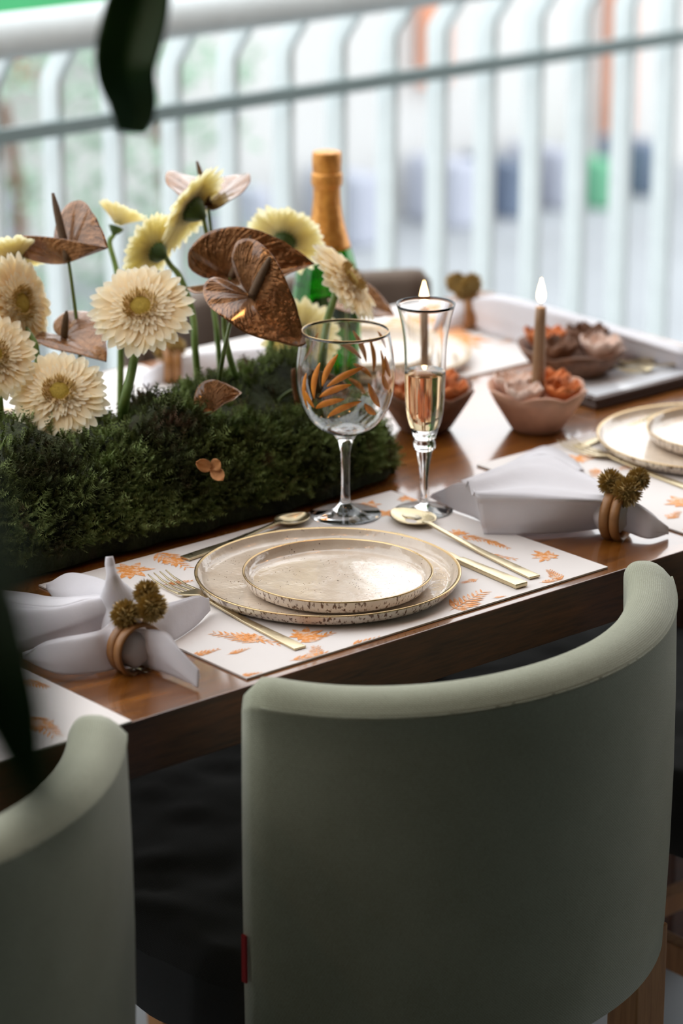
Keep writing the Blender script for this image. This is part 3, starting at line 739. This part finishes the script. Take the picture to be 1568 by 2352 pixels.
# ------------------------------------------------------------------ flowers
def P2(px, py, d): return at(px, py, d)
def gerbera(c, n, R, stem, label, d, mat='petal', cone=.10, nst=.0036, front=True, openk=1.0):
    C_ = at(c[0], c[1], d); n = n.normalized(); a1 = n.orthogonal().normalized(); a2 = n.cross(a1)
    base = at(stem[-1][0], stem[-1][1], stem[-1][2] if len(stem[-1]) > 2 else d)
    t = thing('gerbera', base, label, 'flower', 'cream gerberas in the moss')
    mb = MB()
    def layer(cnt, L0, L1, W, h, droop, r0, jit):
        for i in range(cnt):
            a = 2*PI*(i+random.uniform(-.25,.25))/cnt; dr = a1*cos(a)+a2*sin(a); sd = n.cross(dr)
            L = R*random.uniform(L0, L1); tw = random.uniform(-.14,.14); dj = droop+random.uniform(-jit, jit); lat = random.uniform(-.035,.035)
            def fn(u, v):
                u = sin(u*PI/2)
                w = W*R*(.45+.55*sin(PI*min(.92, u*.8+.12)))*(1 if u < .8 else math.sqrt(max(.02, 1-((u-.8)/.21)**2)))
                x_ = (v-.5)*w; tip = .03*R if (u > .99 and abs(v-.5) < .2) else 0
                rr_ = r0*R + (L-r0*R)*u
                return C_ + dr*(rr_+tip) + sd*(x_+lat*R*u*u) + n*(h*R + (-dj*rr_*rr_/R) + cone*rr_*1.2 + (x_*tw) - .10*w*(1-(2*v-1)**2))
            mb.grid(fn, 7, 4, lambda u, v: (v, u))
    layer(34, .93, 1.03, .27, 0, .20, .12, .05)
    layer(34, .80, .93, .24, .025, .17, .12, .05)
    if front:
        layer(38, .52, .66, .12, .045, .12, .12, .04)
        layer(42, .40, .52, .09, .065, .06, .12, .05)
        layer(46, .30, .42, .06, .085, -.03, .14, .05)
    mb.build('petals', mat, t)
    if front:
        fb_ = MB()
        for i in range(220):
            rr_ = R*random.uniform(.19, .33); a = random.uniform(0, 6.28); p = C_ + (a1*cos(a)+a2*sin(a))*rr_ + n*R*(.09+.06*random.random()); q = (a1*cos(a)+a2*sin(a))*.35+n
            s_ = q.cross(a1).normalized()*.0008; r2 = q.cross(s_).normalized()*.0008
            e = p+q.normalized()*R*.12
            fb_.add([p+s_, p-s_, p+r2, e], [(0,2,3), (2,1,3), (1,0,3)])
        fb_.build('florets', 'disc_florets', t)
        db_ = MB(); rs = []
        for i in range(8):
            ph = i/7; rr_ = R*.225*(1-ph*.97); hh = R*(.10+.05*sin(ph*PI/2))-R*.03*(ph>.6)*(ph-.6)
            rs.append([C_+(a1*cos(2*PI*j/20)+a2*sin(2*PI*j/20))*rr_+n*hh for j in range(20)])
        db_.rings(rs, True, True).build('disc', 'disc_centre', t)
    # calyx under the head
    cb = MB(); rs = []
    for (rr_, hh) in ((.26,-.02), (.25,-.10), (.19,-.20), (.10,-.30), (.05,-.36)):
        rs.append([C_+(a1*cos(2*PI*j/18)+a2*sin(2*PI*j/18))*R*rr_*(1+.08*(j%2))+n*(hh*R) for j in range(18)])
    cb.rings(rs, True, True)
    for i in range(22):
        a = 2*PI*i/22; dr = a1*cos(a)+a2*sin(a); sd = n.cross(dr)
        cb.grid(lambda u, v: C_ + dr*R*(.16+.24*u) + sd*R*.07*(1-u)*(v-.5) + n*R*(-.17+.13*u), 3, 2)
    cb.build('calyx', 'calyx_green', t)
    pts = [C_-n*R*.34] + [at(p[0], p[1], p[2] if len(p) > 2 else d) for p in stem]
    sb = MB().tube(pts, lambda u: nst*(.72+.4*u), 10); sb.build('stem', 'stem_green', t)
    return t
random.seed(11)
dm = 3.06
gerbera((323,708), cs(-.02,.50,1), .0575, [(318,770),(303,850),(285,930),(277,1000,3.10)], 'large open cream gerbera, the fullest one, facing front with thick stem', 3.04, nst=.0056)
gerbera((136,903), cs(.10,.50,1), .0535, [(128,960),(130,1050,3.04)], 'low open cream gerbera at the left, just above the moss', 3.0, nst=.0042)
gerbera((42,698), cs(.92,.12,.65), .058, [(70,770),(86,830),(90,1030,3.08)], 'cream gerbera at left edge turned sideways, second from the top', 3.06, nst=.0036)
gerbera((-18,815), cs(.35,.35,1), .050, [(-5,880),(2,950),(5,1040,3.0)], 'cream gerbera half cut by the left edge, lowest there', 2.99)
gerbera((35,600), cs(-.1,1,-.45), .040, [(20,660),(0,760),(-10,1000,3.12)], 'yellowish gerbera at left edge seen from below, green calyx showing', 3.12, 'petal_back', .35, .0026, False)
gerbera((268,520), cs(.35,1,-.1), .030, [(252,560),(268,625),(277,720),(276,960,3.24)], 'small half open yellow gerbera behind the left bronze anthurium', 3.22, 'petal_back', .75, .0036, False)
gerbera((358,578), cs(-.75,.45,-.5), .044, [(392,610),(415,640),(442,720),(448,800),(457,910,3.22)], 'yellow gerbera seen from behind above the fullest gerbera', 3.18, 'petal_back', .35, .0040, False)
gerbera((438,478), cs(-.74,.52,-.22), .057, [(470,515),(487,600),(487,680),(500,780),(508,905,3.25)], 'tallest yellow gerbera seen side on, top of the bunch', 3.19, 'petal_back', .12, .0030, True)
gerbera((655,552), cs(.25,.65,-.6), .050, [(650,620),(640,700),(620,800),(598,945,3.28)], 'pale yellow gerbera behind the large bronze anthuriums', 3.30, 'petal_back', .2, .0040, False)
gerbera((800,643), cs(.74,.52,.36), .0545, [(766,690),(748,750),(738,830),(730,940,3.28)], 'cream gerbera seen side on beside the green bottle', 3.18, 'petal', .05, .0050, True)
gerbera((690,775), cs(.1,.1,-1), .047, [(688,830),(670,930,3.34)], 'pale gerbera behind the front anthurium, facing away', 3.30, 'petal_back', .1, .0034, False)

def anthurium(base, d, tip, sa_, sb2, L, Wd, spad, stem, label, rs_=.0038, droop=.15, sr=.0022, notch=.55, smat='stem_dark'):
    C_ = at(base[0], base[1], d); td = tip.normalized()
    bs = at(stem[-1][0], stem[-1][1], stem[-1][2] if len(stem[-1]) > 2 else d)
    t = thing('anthurium', bs, label, 'flower', 'bronze anthuriums in the moss')
    mb = MB(); nt, nr = 72, 14
    nn = td.cross(sa_).normalized()
    def heart(th):
        x_ = abs(th)                # 0 = tip, pi = notch
        k = [(0,1.0), (.12,.93), (.35,.80), (.7,.70), (1.1,.66), (1.57,.64), (2.0,.64), (2.4,.62), (2.75,.52), (3.0,.30), (PI,.10)]
        for i in range(len(k)-1):
            if k[i][0] <= x_ <= k[i+1][0]: f = (x_-k[i][0])/(k[i+1][0]-k[i][0]); return k[i][1]*(1-f)+k[i+1][1]*f
        return .1
    vs = []; uvs = []
    for i in range(nr+1):
        ro = i/nr
        for j in range(nt+1):
            th = -PI+2*PI*j/nt; r = heart(th)*ro*L; x_ = r*cos(th); y = r*sin(th)*Wd/L*1.0
            sd = sa_ if y > 0 else sb2; rip = .011*L*sin(th*9+sin(th*3))*ro*(1-ro*.4)*(.3+abs(sin(th))) + .02*L*sin(th*5+2)*ro**3
            n2 = td.cross(sd); n2 = n2 if y > 0 else -n2
            vs.append(C_ + td*x_ + sd.normalized()*abs(y) + nn*(-droop*(x_*x_+y*y*.6)/L) + n2.normalized()*rip)
            uvs.append((abs(th)/PI*3+ro*.8, ro))
    fs = [(i*(nt+1)+j, (i+1)*(nt+1)+j, (i+1)*(nt+1)+j+1, i*(nt+1)+j+1) for i in range(nr) for j in range(nt)]
    mb.add(vs, fs, uvs); mb.build('spathe', 'bronze_leaf', t, solid=.0007)
    if spad:
        s0 = at(spad[0], spad[1], d-.012); p1 = C_.lerp(s0, .03)
        MB().tube([p1, C_.lerp(s0, .5)+cs(0,.1,.2)*.001, s0], [rs_, rs_*1.1, rs_*1.05, rs_*.95, rs_*.8, rs_*.35], 12).build('spadix', 'spadix_brown', t)
    MB().tube([C_-nn*.001] + [at(p[0], p[1], p[2] if len(p) > 2 else d) for p in stem], lambda u: sr*(.8+.35*u), 8).build('stem', smat, t)
    return t
px = lambda p, d: p*d/F
anthurium((577,683), 3.03, cs(.72,-.72,.25), cs(.25,.95,.15), cs(-.55,-.25,.5), px(175,3.03), px(185,3.03), (620,590), [(548,705),(530,740),(512,820),(500,900,3.15)], 'large bronze anthurium in front, heart pointing down right, beside the goblet', .0045, .12)
anthurium((530,640), 3.10, cs(.97,.13,.1), cs(-.12,.95,.25), cs(-.1,-.28,.9), px(195,3.1), px(185,3.1), (576,540), [(518,680),(516,760),(530,830),(548,880,3.22)], 'large bronze anthurium arching above the front anthurium', .0042, .1, .0034, smat='stem_green')
anthurium((157,603), 3.10, cs(.80,.22,.5), cs(-.95,.42,-.1), cs(.06,1,-.1), px(112,3.1), px(220,3.1), (121,443), [(166,660),(176,740),(186,850),(192,960,3.14)], 'bronze anthurium at upper left with two spread wings and upright spadix', .0046, .05)
anthurium((147,775), 3.08, cs(.75,-.35,.5), cs(.35,.45,-.3), cs(-.95,.05,.2), px(125,3.08), px(150,3.08), (153,714), [(144,810),(142,860),(150,980,3.12)], 'small bronze anthurium between the two open gerberas on the left', .0038, .2)
anthurium((479,470), 3.22, cs(.0,.50,-.8), cs(-.90,.62,.2), cs(.85,.52,.2), px(125,3.22), px(185,3.22), (452,370), [(487,560),(487,640),(496,760),(510,905,3.26)], 'highest bronze anthurium at the top of the bunch', .0036, .05, smat='stem_green')
anthurium((490,945), 3.02, cs(.75,.45,.1), cs(-.35,.9,.1), cs(.25,.1,.9), px(75,3.02), px(110,3.02), None, [(462,955),(440,975),(428,1010,3.02)], 'small bronze anthurium drooping low over the moss centre', .003, .4, .0018)
anthurium((735,915), 3.16, cs(-.6,.7,.1), cs(.8,.4,.2), cs(-.5,-.7,.4), px(95,3.16), px(110,3.16), None, [(690,893),(650,910),(625,945),(610,985,3.12)], 'bronze anthurium seen from behind at the goblet, curved stem', .003, .2, .0022)
anthurium((800,690), 3.36, cs(.9,-.25,.2), cs(.3,.9,-.3), cs(.1,-.5,.8), px(110,3.36), px(90,3.36), None, [(795,760),(790,880),(785,960,3.36)], 'dark bronze anthurium behind the side-on gerbera and bottle', .003, .2, .0022)

# ------------------------------------------------------------------ napkins
def lobe(mb, A, Bv, bulge=.012, rip=.002, nf=3, nu=30, nv=18, ph=0):
    a = spline([B(*p) for p in A], 8); b = spline([B(*p) for p in Bv], 8)
    def fn(u, v):
        p = sample(a, u); q = sample(b, u); r = p.lerp(q, v)
        r = r + (-FW*.55+UP*.5)*bulge*sin(PI*v)*sin(PI*min(1, u*.75+.12)) + UP*rip*sin(v*nf*PI+ph+u*1.5)*(.25+u)*min(1, 4*v*(1-v)*1.6)
        r.z = max(r.z, TZ+.0012+.002); return r
    mb.grid(fn, nu, nv)
def ring_thing(c_px, z, axis, R, balls, label):
    c = B(c_px[0], c_px[1], z); t = thing('napkin_ring', c, label, 'napkin ring', 'gold burr napkin rings')
    ax = axis.normalized(); u_ = Vector((0,0,1)); u_ = (u_-ax*u_.dot(ax)).normalized(); w_ = ax.cross(u_)
    for off in (-.0056, .0056):
        mb = MB(); rs = []
        for i in range(49):
            a = 2*PI*i/48; cc = c+ax*off+(u_*cos(a)+w_*sin(a))*R; rd = (u_*cos(a)+w_*sin(a))
            rs.append([cc+ax*.0058*cos(2*PI*j/8)+rd*.0026*sin(2*PI*j/8) for j in range(8)])
        mb.rings(rs, True, False).build('band', 'ring_wood', t)
    for (bx, by, r, dz) in balls:
        r *= 1.16; bc = at(bx, by, depth(c)+dz); mb = MB(); mb.sphere(bc, r*.62, 14, 10)
        for k in range(360):
            ph = math.acos(1-2*(k+.5)/360); th = k*2.39996
            d = Vector((sin(ph)*cos(th), sin(ph)*sin(th), cos(ph))) + Vector((random.uniform(-.15,.15),)*3); d.normalize()
            s_ = d.orthogonal().normalized(); s2 = d.cross(s_); w = r*.06; L = r*random.uniform(.9, 1.12)
            p = bc+d*r*.5; e = bc+d*L; m2 = bc+d*L*.85
            mb.add([p+s_*w*.5, p-s_*.5*w+s2*w*.5, p-s2*w*.5-s_*.2*w, m2+s_*w, m2-s_*w*.6+s2*w*.8, m2-s2*w*.9-s_*.3*w, e], [(0,1,4,3), (1,2,5,4), (2,0,3,5), (3,4,6), (4,5,6), (5,3,6)])
        mb.build('burr', 'burr_gold', t, False)
    return t
def throat(mb, px, py, z, axis, R):
    c = B(px, py, z); ax = axis.normalized(); u_ = Vector((0,0,1)); u_ = (u_-ax*u_.dot(ax)).normalized(); w_ = ax.cross(u_); rs = []
    for (t, k) in ((-.022,.55), (-.016,.86), (-.008,.88), (.0,.86), (.006,.78), (.010,.5)):
        rs.append([c+ax*t + (u_*cos(a)+w_*sin(a))*R*k*(1+.06*sin(a*5)) for a in [2*PI*j/40 for j in range(40)]])
        for q in rs[-1]: q.z = max(q.z, TZ+.0035)
    mb.rings(rs, True, True)
nb = MB()
lobe(nb, [(305,1520,.003),(288,1534,.002),(223,1548,.002),(134,1550,.002),(56,1512,.004)], [(300,1432,.036),(262,1425,.036),(223,1450,.040),(112,1472,.032),(54,1506,.010)], .010, .002)
lobe(nb, [(300,1440,.03),(262,1432,.03),(200,1462,.02),(90,1490,.008),(-60,1520,.003)], [(300,1385,.044),(270,1372,.05),(200,1378,.050),(115,1395,.042),(-60,1372,.035)], .014, .004, 3)
lobe(nb, [(-60,1372,.035),(115,1395,.042),(200,1378,.050),(290,1375,.046)], [(-60,1350,.004),(60,1362,.008),(140,1374,.012),(290,1360,.02)], .004, .002, 2)
lobe(nb, [(270,1390,.03),(236,1385,.02),(143,1386,.004),(107,1354,.006)], [(270,1345,.03),(215,1325,.026),(156,1317,.020),(106,1345,.010)], .006, .0015, 2)
lobe(nb, [(318,1455,.025),(380,1476,.006),(440,1445,.003),(482,1402,.006)], [(318,1395,.044),(390,1384,.038),(450,1368,.032),(478,1376,.018)], .010, .002, 3)
lobe(nb, [(310,1520,.003),(345,1535,.003),(402,1557,.002),(455,1580,.002)], [(308,1444,.042),(380,1452,.042),(418,1500,.028),(459,1550,.012)], .019, .0045, 3, ph=1)
# the corner standing up like a finger
tipc = [B(262,1400,.045), B(262,1365,.06), B(257,1325,.077), B(252,1290,.094), B(250,1277,.100)]
nb.tube([B(285,1420,.03), B(268,1372,.052)+Vector((0,0,0)), at(259,1330,depth(B(259,1400,.05))), at(253,1300,depth(B(259,1400,.05))), at(251,1279,depth(B(259,1400,.05)))], [.030,.019,.0085,.0042,.0042,.003], 14)
throat(nb, 311, 1488, .022, B(380,1540,.02)-B(250,1478,.02), .0205)
o = nb.build('napkin', 'napkin_cloth', None, solid=.0012); tag(o, 'white cloth napkin at the left, gathered in a ring, over the fork', 'napkin', 'white gathered napkins')
ax1 = B(380,1540,.02)-B(250,1478,.02)
ring_thing((311,1488), .022, ax1, .0245, [(288,1412,.0128,-.01), (347,1393,.0135,-.012), (337,1362,.0115,-.005)], 'burr napkin ring around the left napkin beside the fork')

nr_ = MB()

throat(nr_, 1416, 1184, .024, B(1500,1215,.02)-B(1330,1190,.02), .0205)
lobe(nr_, [(1405,1208,.004),(1330,1222,.002),(1230,1229,.002),(1111,1228,.002)], [(1400,1152,.042),(1300,1148,.048),(1200,1142,.048),(1092,1137,.046)], .006, .0028, 3)
lobe(nr_, [(1400,1152,.042),(1300,1148,.048),(1200,1142,.048),(1092,1137,.046)], [(1402,1122,.036),(1330,1082,.026),(1235,1046,.024),(1058,1106,.030)], .010, .0045, 4)
lobe(nr_, [(1330,1080,.026),(1300,1072,.02),(1240,1045,.02),(1150,1080,.02)], [(1340,1080,.003),(1310,1050,.003),(1250,1025,.003),(1165,1065,.003)], .003, .001, 2)
lobe(nr_, [(1112,1226,.002),(1100,1196,.002),(1040,1172,.002),(986,1143,.002)], [(1094,1140,.044),(1080,1115,.040),(1050,1110,.034),(992,1136,.010)], .002, .001, 2)
lobe(nr_, [(1412,1212,.008),(1440,1222,.006),(1490,1238,.003),(1534,1226,.003)], [(1412,1150,.040),(1450,1150,.040),(1498,1180,.026),(1534,1218,.008)], .009, .0025, 3)
o = nr_.build('napkin', 'napkin_cloth', None, solid=.0012); tag(o, 'white cloth napkin right of the flute, fanned out flat towards the glass', 'napkin', 'white gathered napkins')
ax2 = B(1500,1215,.02)-B(1330,1190,.02)
ring_thing((1416,1184), .024, ax2, .0245, [(1402,1108,.0128,-.004), (1438,1128,.0150,-.014), (1466,1100,.0115,0)], 'burr napkin ring around the right napkin, near the right edge')

nf_ = MB()
lobe(nf_, [(1085,745,.01),(1150,775,.004),(1290,810,.002),(1575,860,.002)], [(1085,690,.045),(1150,690,.055),(1330,738,.05),(1575,815,.035)], .012, .004, 3)
lobe(nf_, [(1085,690,.045),(1150,690,.055),(1330,738,.05),(1575,815,.035)], [(1085,685,.03),(1160,680,.03),(1330,725,.02),(1575,800,.01)], .004, .003, 2)
lobe(nf_, [(1075,740,.01),(1020,760,.004),(1000,770,.003)], [(1070,690,.04),(1040,695,.03),(1020,730,.015)], .006, .002, 2)
o = nf_.build('napkin', 'napkin_cloth', None, solid=.0012); tag(o, 'white cloth napkin at the far table end, behind the right candle', 'napkin', 'white gathered napkins')
ring_thing((1078,715), .024, Vector((.8,-.5,0)), .0245, [(1048,650,.0135,0), (1082,652,.0135,-.01), (1065,668,.0125,-.015)], 'burr napkin ring at the far end, against the fence')
nl = MB()
lobe(nl, [(400,868,.004),(470,866,.003),(560,858,.002),(640,840,.002)], [(405,822,.03),(470,808,.032),(560,802,.03),(650,792,.015)], .01, .003, 3)
lobe(nl, [(400,868,.004),(360,885,.003),(330,895,.002)], [(398,822,.03),(350,845,.02),(322,862,.008)], .008, .003, 3)
o = nl.build('napkin', 'napkin_cloth', None, solid=.0012); tag(o, 'white cloth napkin on the far side, behind the gerbera stems', 'napkin', 'white gathered napkins')
ring_thing((393,835), .024, Vector((.8,-.5,0)), .0245, [(380,803,.0135,0), (400,800,.0135,-.01)], 'burr napkin ring on the far side, right of the fullest gerbera')

# ------------------------------------------------------------------ candle bowls
def petal_bowl(c, R, H, label, mats, inner, group, fill, seed):
    fill = 4
    random.seed(seed); t = thing('flower_bowl', (c.x, c.y, TZ), label, 'bowl', group)
    mb = MB(); n = 72
    def pr(a): return 1+.13*abs(cos(a*3+.4))**.7
    prof = [(.02,.001), (R*.50,0), (R*.58,H*.08), (R*.72,H*.35), (R*.9,H*.72), (R,H*.98), (R*.95,H), (R*.82,H*.72), (R*.62,H*.35), (R*.45,H*.18), (.001,H*.16)]
    rs = []
    for (r, z) in prof:
        k = z/H
        rs.append([Vector((c.x+r*(1+(pr(2*PI*j/n)-1)*k)*cos(2*PI*j/n), c.y+r*(1+(pr(2*PI*j/n)-1)*k)*sin(2*PI*j/n), TZ+z+.16*H*k*k*(abs(cos(2*PI*j/n*3+.4))-.6))) for j in range(n)])
    mb.rings(rs, True, True); mb.build('bowl', mats, t)
    for k in range(fill):           # petals and blossoms lying round the candle
        a = k*2*PI/fill+.3; p = c + Vector((cos(a), sin(a), 0))*R*.62; p.z = TZ+H*.72; pb = MB()
        for q in range(6):
            b_ = q*2*PI/6+k; d = Vector((cos(b_), sin(b_), .75)).normalized(); s_ = Vector((-sin(b_), cos(b_), 0)); nn = d.cross(s_)
            pb.grid(petalf(p, d, s_, R*.60, R*.52, nn, .25), 5, 4)
        pb.build('blossom', inner[k % len(inner)], t, solid=.0004)
    return t
def candle(c, ztop, r0, r1, lean, label):
    t = thing('taper_candle', (c.x, c.y, TZ+.014), label, 'candle', 'lit brown taper candles')
    top = Vector((c.x, c.y, TZ+ztop))+lean
    MB().tube([Vector((c.x, c.y, TZ+.014)), top], lambda u: r0+(r1-r0)*u, 20, sm=8).build('wax', 'candle_wax', t)
    MB().tube([top-Vector((0,0,.002)), top+Vector((.0005,0,.006)), top+Vector((.0012,0,.010))], .0006, 6).build('wick', 'wick', t)
    mb = MB(); mb.lathe([(.0004,.006), (.0032,.008), (.0048,.012), (.0046,.017), (.0032,.024), (.0015,.030), (.0003,.035)], 20, top)
    mb.build('flame', 'flame', t)
c1 = B(1232, 985, 0)
petal_bowl(c1, .055, .052, 'terracotta pink petal shaped bowl holding the right candle', 'clay_pink', ['copper_petal', 'shell_white', 'shell_white', 'copper_petal', 'copper_petal'], 'petal bowls', 5, 1)
topc = at(1244, 706, depth(c1)-.05)
candle(c1, topc.z-TZ, .0088, .0064, Vector((topc.x-c1.x, topc.y-c1.y, 0))*.6, 'lit brown taper candle at the right, in the terracotta pink bowl')
c2 = B(975, 985, 0)
petal_bowl(c2, .055, .052, 'dark copper petal bowl behind the flute glass', 'pod_brown', ['copper_petal', 'shell_white', 'copper_petal'], 'petal bowls', 5, 2)
topc = at(970, 712, depth(c2)-.05)
candle(c2, topc.z-TZ, .0070, .0062, Vector((topc.x-c2.x, topc.y-c2.y, 0))*.6, 'lit brown taper candle seen through the flute glass')
c3 = B(1312, 872, 0)
petal_bowl(c3, .064, .045, 'dark brown petal bowl of dried pods behind the right candle', 'pod_brown', ['pod_brown', 'copper_petal', 'pod_brown', 'shell_white'], 'petal bowls', 6, 3)
random.seed(21)
# ------------------------------------------------------------------ tray on the right with forks
tr = thing('serving_tray', (.80, .36, TZ), 'dark wooden tray with pale glazed inside at the right edge', 'tray')
X0, X1, Y0, Y1 = .668, .965, .280, .385
mb = MB(); mb.box((X0,Y0,TZ+.0005), (X1,Y1,TZ+.008)); mb.build('base', 'tray_wood', tr, False, bevel=.002)
mb = MB()
for a, b in (((X0,Y0),(X1,Y0+.012)), ((X0,Y1-.012),(X1,Y1)), ((X0,Y0+.012),(X0+.012,Y1-.012)), ((X1-.012,Y0+.012),(X1,Y1-.012))): mb.box((a[0],a[1],TZ+.008), (b[0],b[1],TZ+.015))
mb.build('rim', 'tray_wood', tr, False, bevel=.003)
MB().box((X0+.014,Y0+.014,TZ+.0082), (X1-.014,Y1-.014,TZ+.011)).build('liner', 'tray_glaze', tr, False)['label'] = 'pale glossy liner'
for i, (ax, ay, bx, by) in enumerate(((.93,.305,.79,.345), (.955,.325,.815,.37))):
    f_ = fork('serving_fork', Vector((ax,ay,0)), Vector((bx,by,0)), ['serving fork on the tray, the one nearer the camera', 'serving fork on the tray, the one farther from the camera'][i], .16, 'forks on the tray')
    f_.location.z += .0105

# ------------------------------------------------------------------ plants close to the camera (out of focus)
def big_leaf(pts_mid, widths, nn, label, name='hanging_leaf', stemp=None):
    base = pts_mid[0]; t = thing(name, base, label, 'leaf', None)
    mid = spline(pts_mid, 6)
    def fn(u, v):
        p = sample(mid, u); q = sample(mid, min(1, u+.02)); p0 = sample(mid, max(0, u-.02)); td = (q-p0).normalized(); sd = td.cross(nn).normalized()
        w = interp(widths, u); s_ = v*2-1
        return p + sd*s_*w + nn*(abs(s_)*w*.35)
    mb = MB().grid(fn, 40, 12); mb.build('blade', 'dark_leaf', t, solid=.0008)
    if stemp: MB().tube(stemp+[base, mid[len(mid)//3]], .0022, 8).build('stem', 'dark_leaf', t)
    return t
d1 = 1.95
big_leaf([at(330,-60,d1), at(318,20,d1), at(290,150,d1-.01), at(306,240,d1), at(302,306,d1+.01)], [.020,.021,.0225,.0225,.0200,.0175,.0150,.010], -FW, 'dark green leaf hanging at the top left in front of the fence', 'hanging_leaf',
         [at(330,-60,d1)+Vector((0,0,1.1)), at(340,-60,d1)+Vector((.01,0,.6)), at(330,-60,d1)+Vector((0,0,.2))])
d2 = .80
big_leaf([at(-280,900,d2+.05), at(-100,1220,d2+.02), at(5,1550,d2), at(70,1770,d2), at(130,1930,d2)], [.006,.013,.0165,.0165,.0150,.0120,.0075,.001], -FW, 'large dark blurred leaf along the left edge, closest to the camera', 'plant_leaf',
         [at(-900,300,d2+.1)+Vector((0,0,1.0)), at(-700,100,d2+.1), at(-480,600,d2+.06)])

# ------------------------------------------------------------------ warm bulbs under the ceiling, behind the viewer
for i, (x_, y_) in enumerate([(-2.4,-.05), (-1.7,-.1), (-1.0,0), (-.3,-.05), (.4,0), (1.1,-.05), (1.8,0), (2.5,-.1)]):
    t = thing('pendant_bulb', (x_, y_, 2.15), 'warm pendant bulb hanging under the ceiling', 'lamp', 'warm pendant bulbs')
    MB().sphere((x_, y_, 2.15), .03, 16, 10).build('globe', 'bulb', t)
    MB().tube([(x_, y_, 2.18), (x_, y_, 2.6)], .003, 6, sm=1).build('cord', 'wick', t)

# ------------------------------------------------------------------ light
w = bpy.data.worlds.new('world'); S.world = w; w.use_nodes = True
nt_ = w.node_tree; bg = nt_.nodes['Background']
tc = nt_.nodes.new('ShaderNodeTexCoord'); sx = nt_.nodes.new('ShaderNodeSeparateXYZ'); nt_.links.new(tc.outputs['Generated'], sx.inputs[0])
rp = nt_.nodes.new('ShaderNodeValToRGB'); nt_.links.new(sx.outputs[2], rp.inputs[0])
rp.color_ramp.elements[0].position = 0; rp.color_ramp.elements[0].color = (1.0,1.0,1.0,1); rp.color_ramp.elements[1].position = .8; rp.color_ramp.elements[1].color = (.92,.965,1.0,1)
nt_.links.new(rp.outputs[0], bg.inputs[0]); bg.inputs[1].default_value = 1.0
vs = S.view_settings; vs.view_transform = 'Standard'; vs.look = 'None'; vs.gamma = 1; vs.use_curve_mapping = False; vs.exposure = 1.4
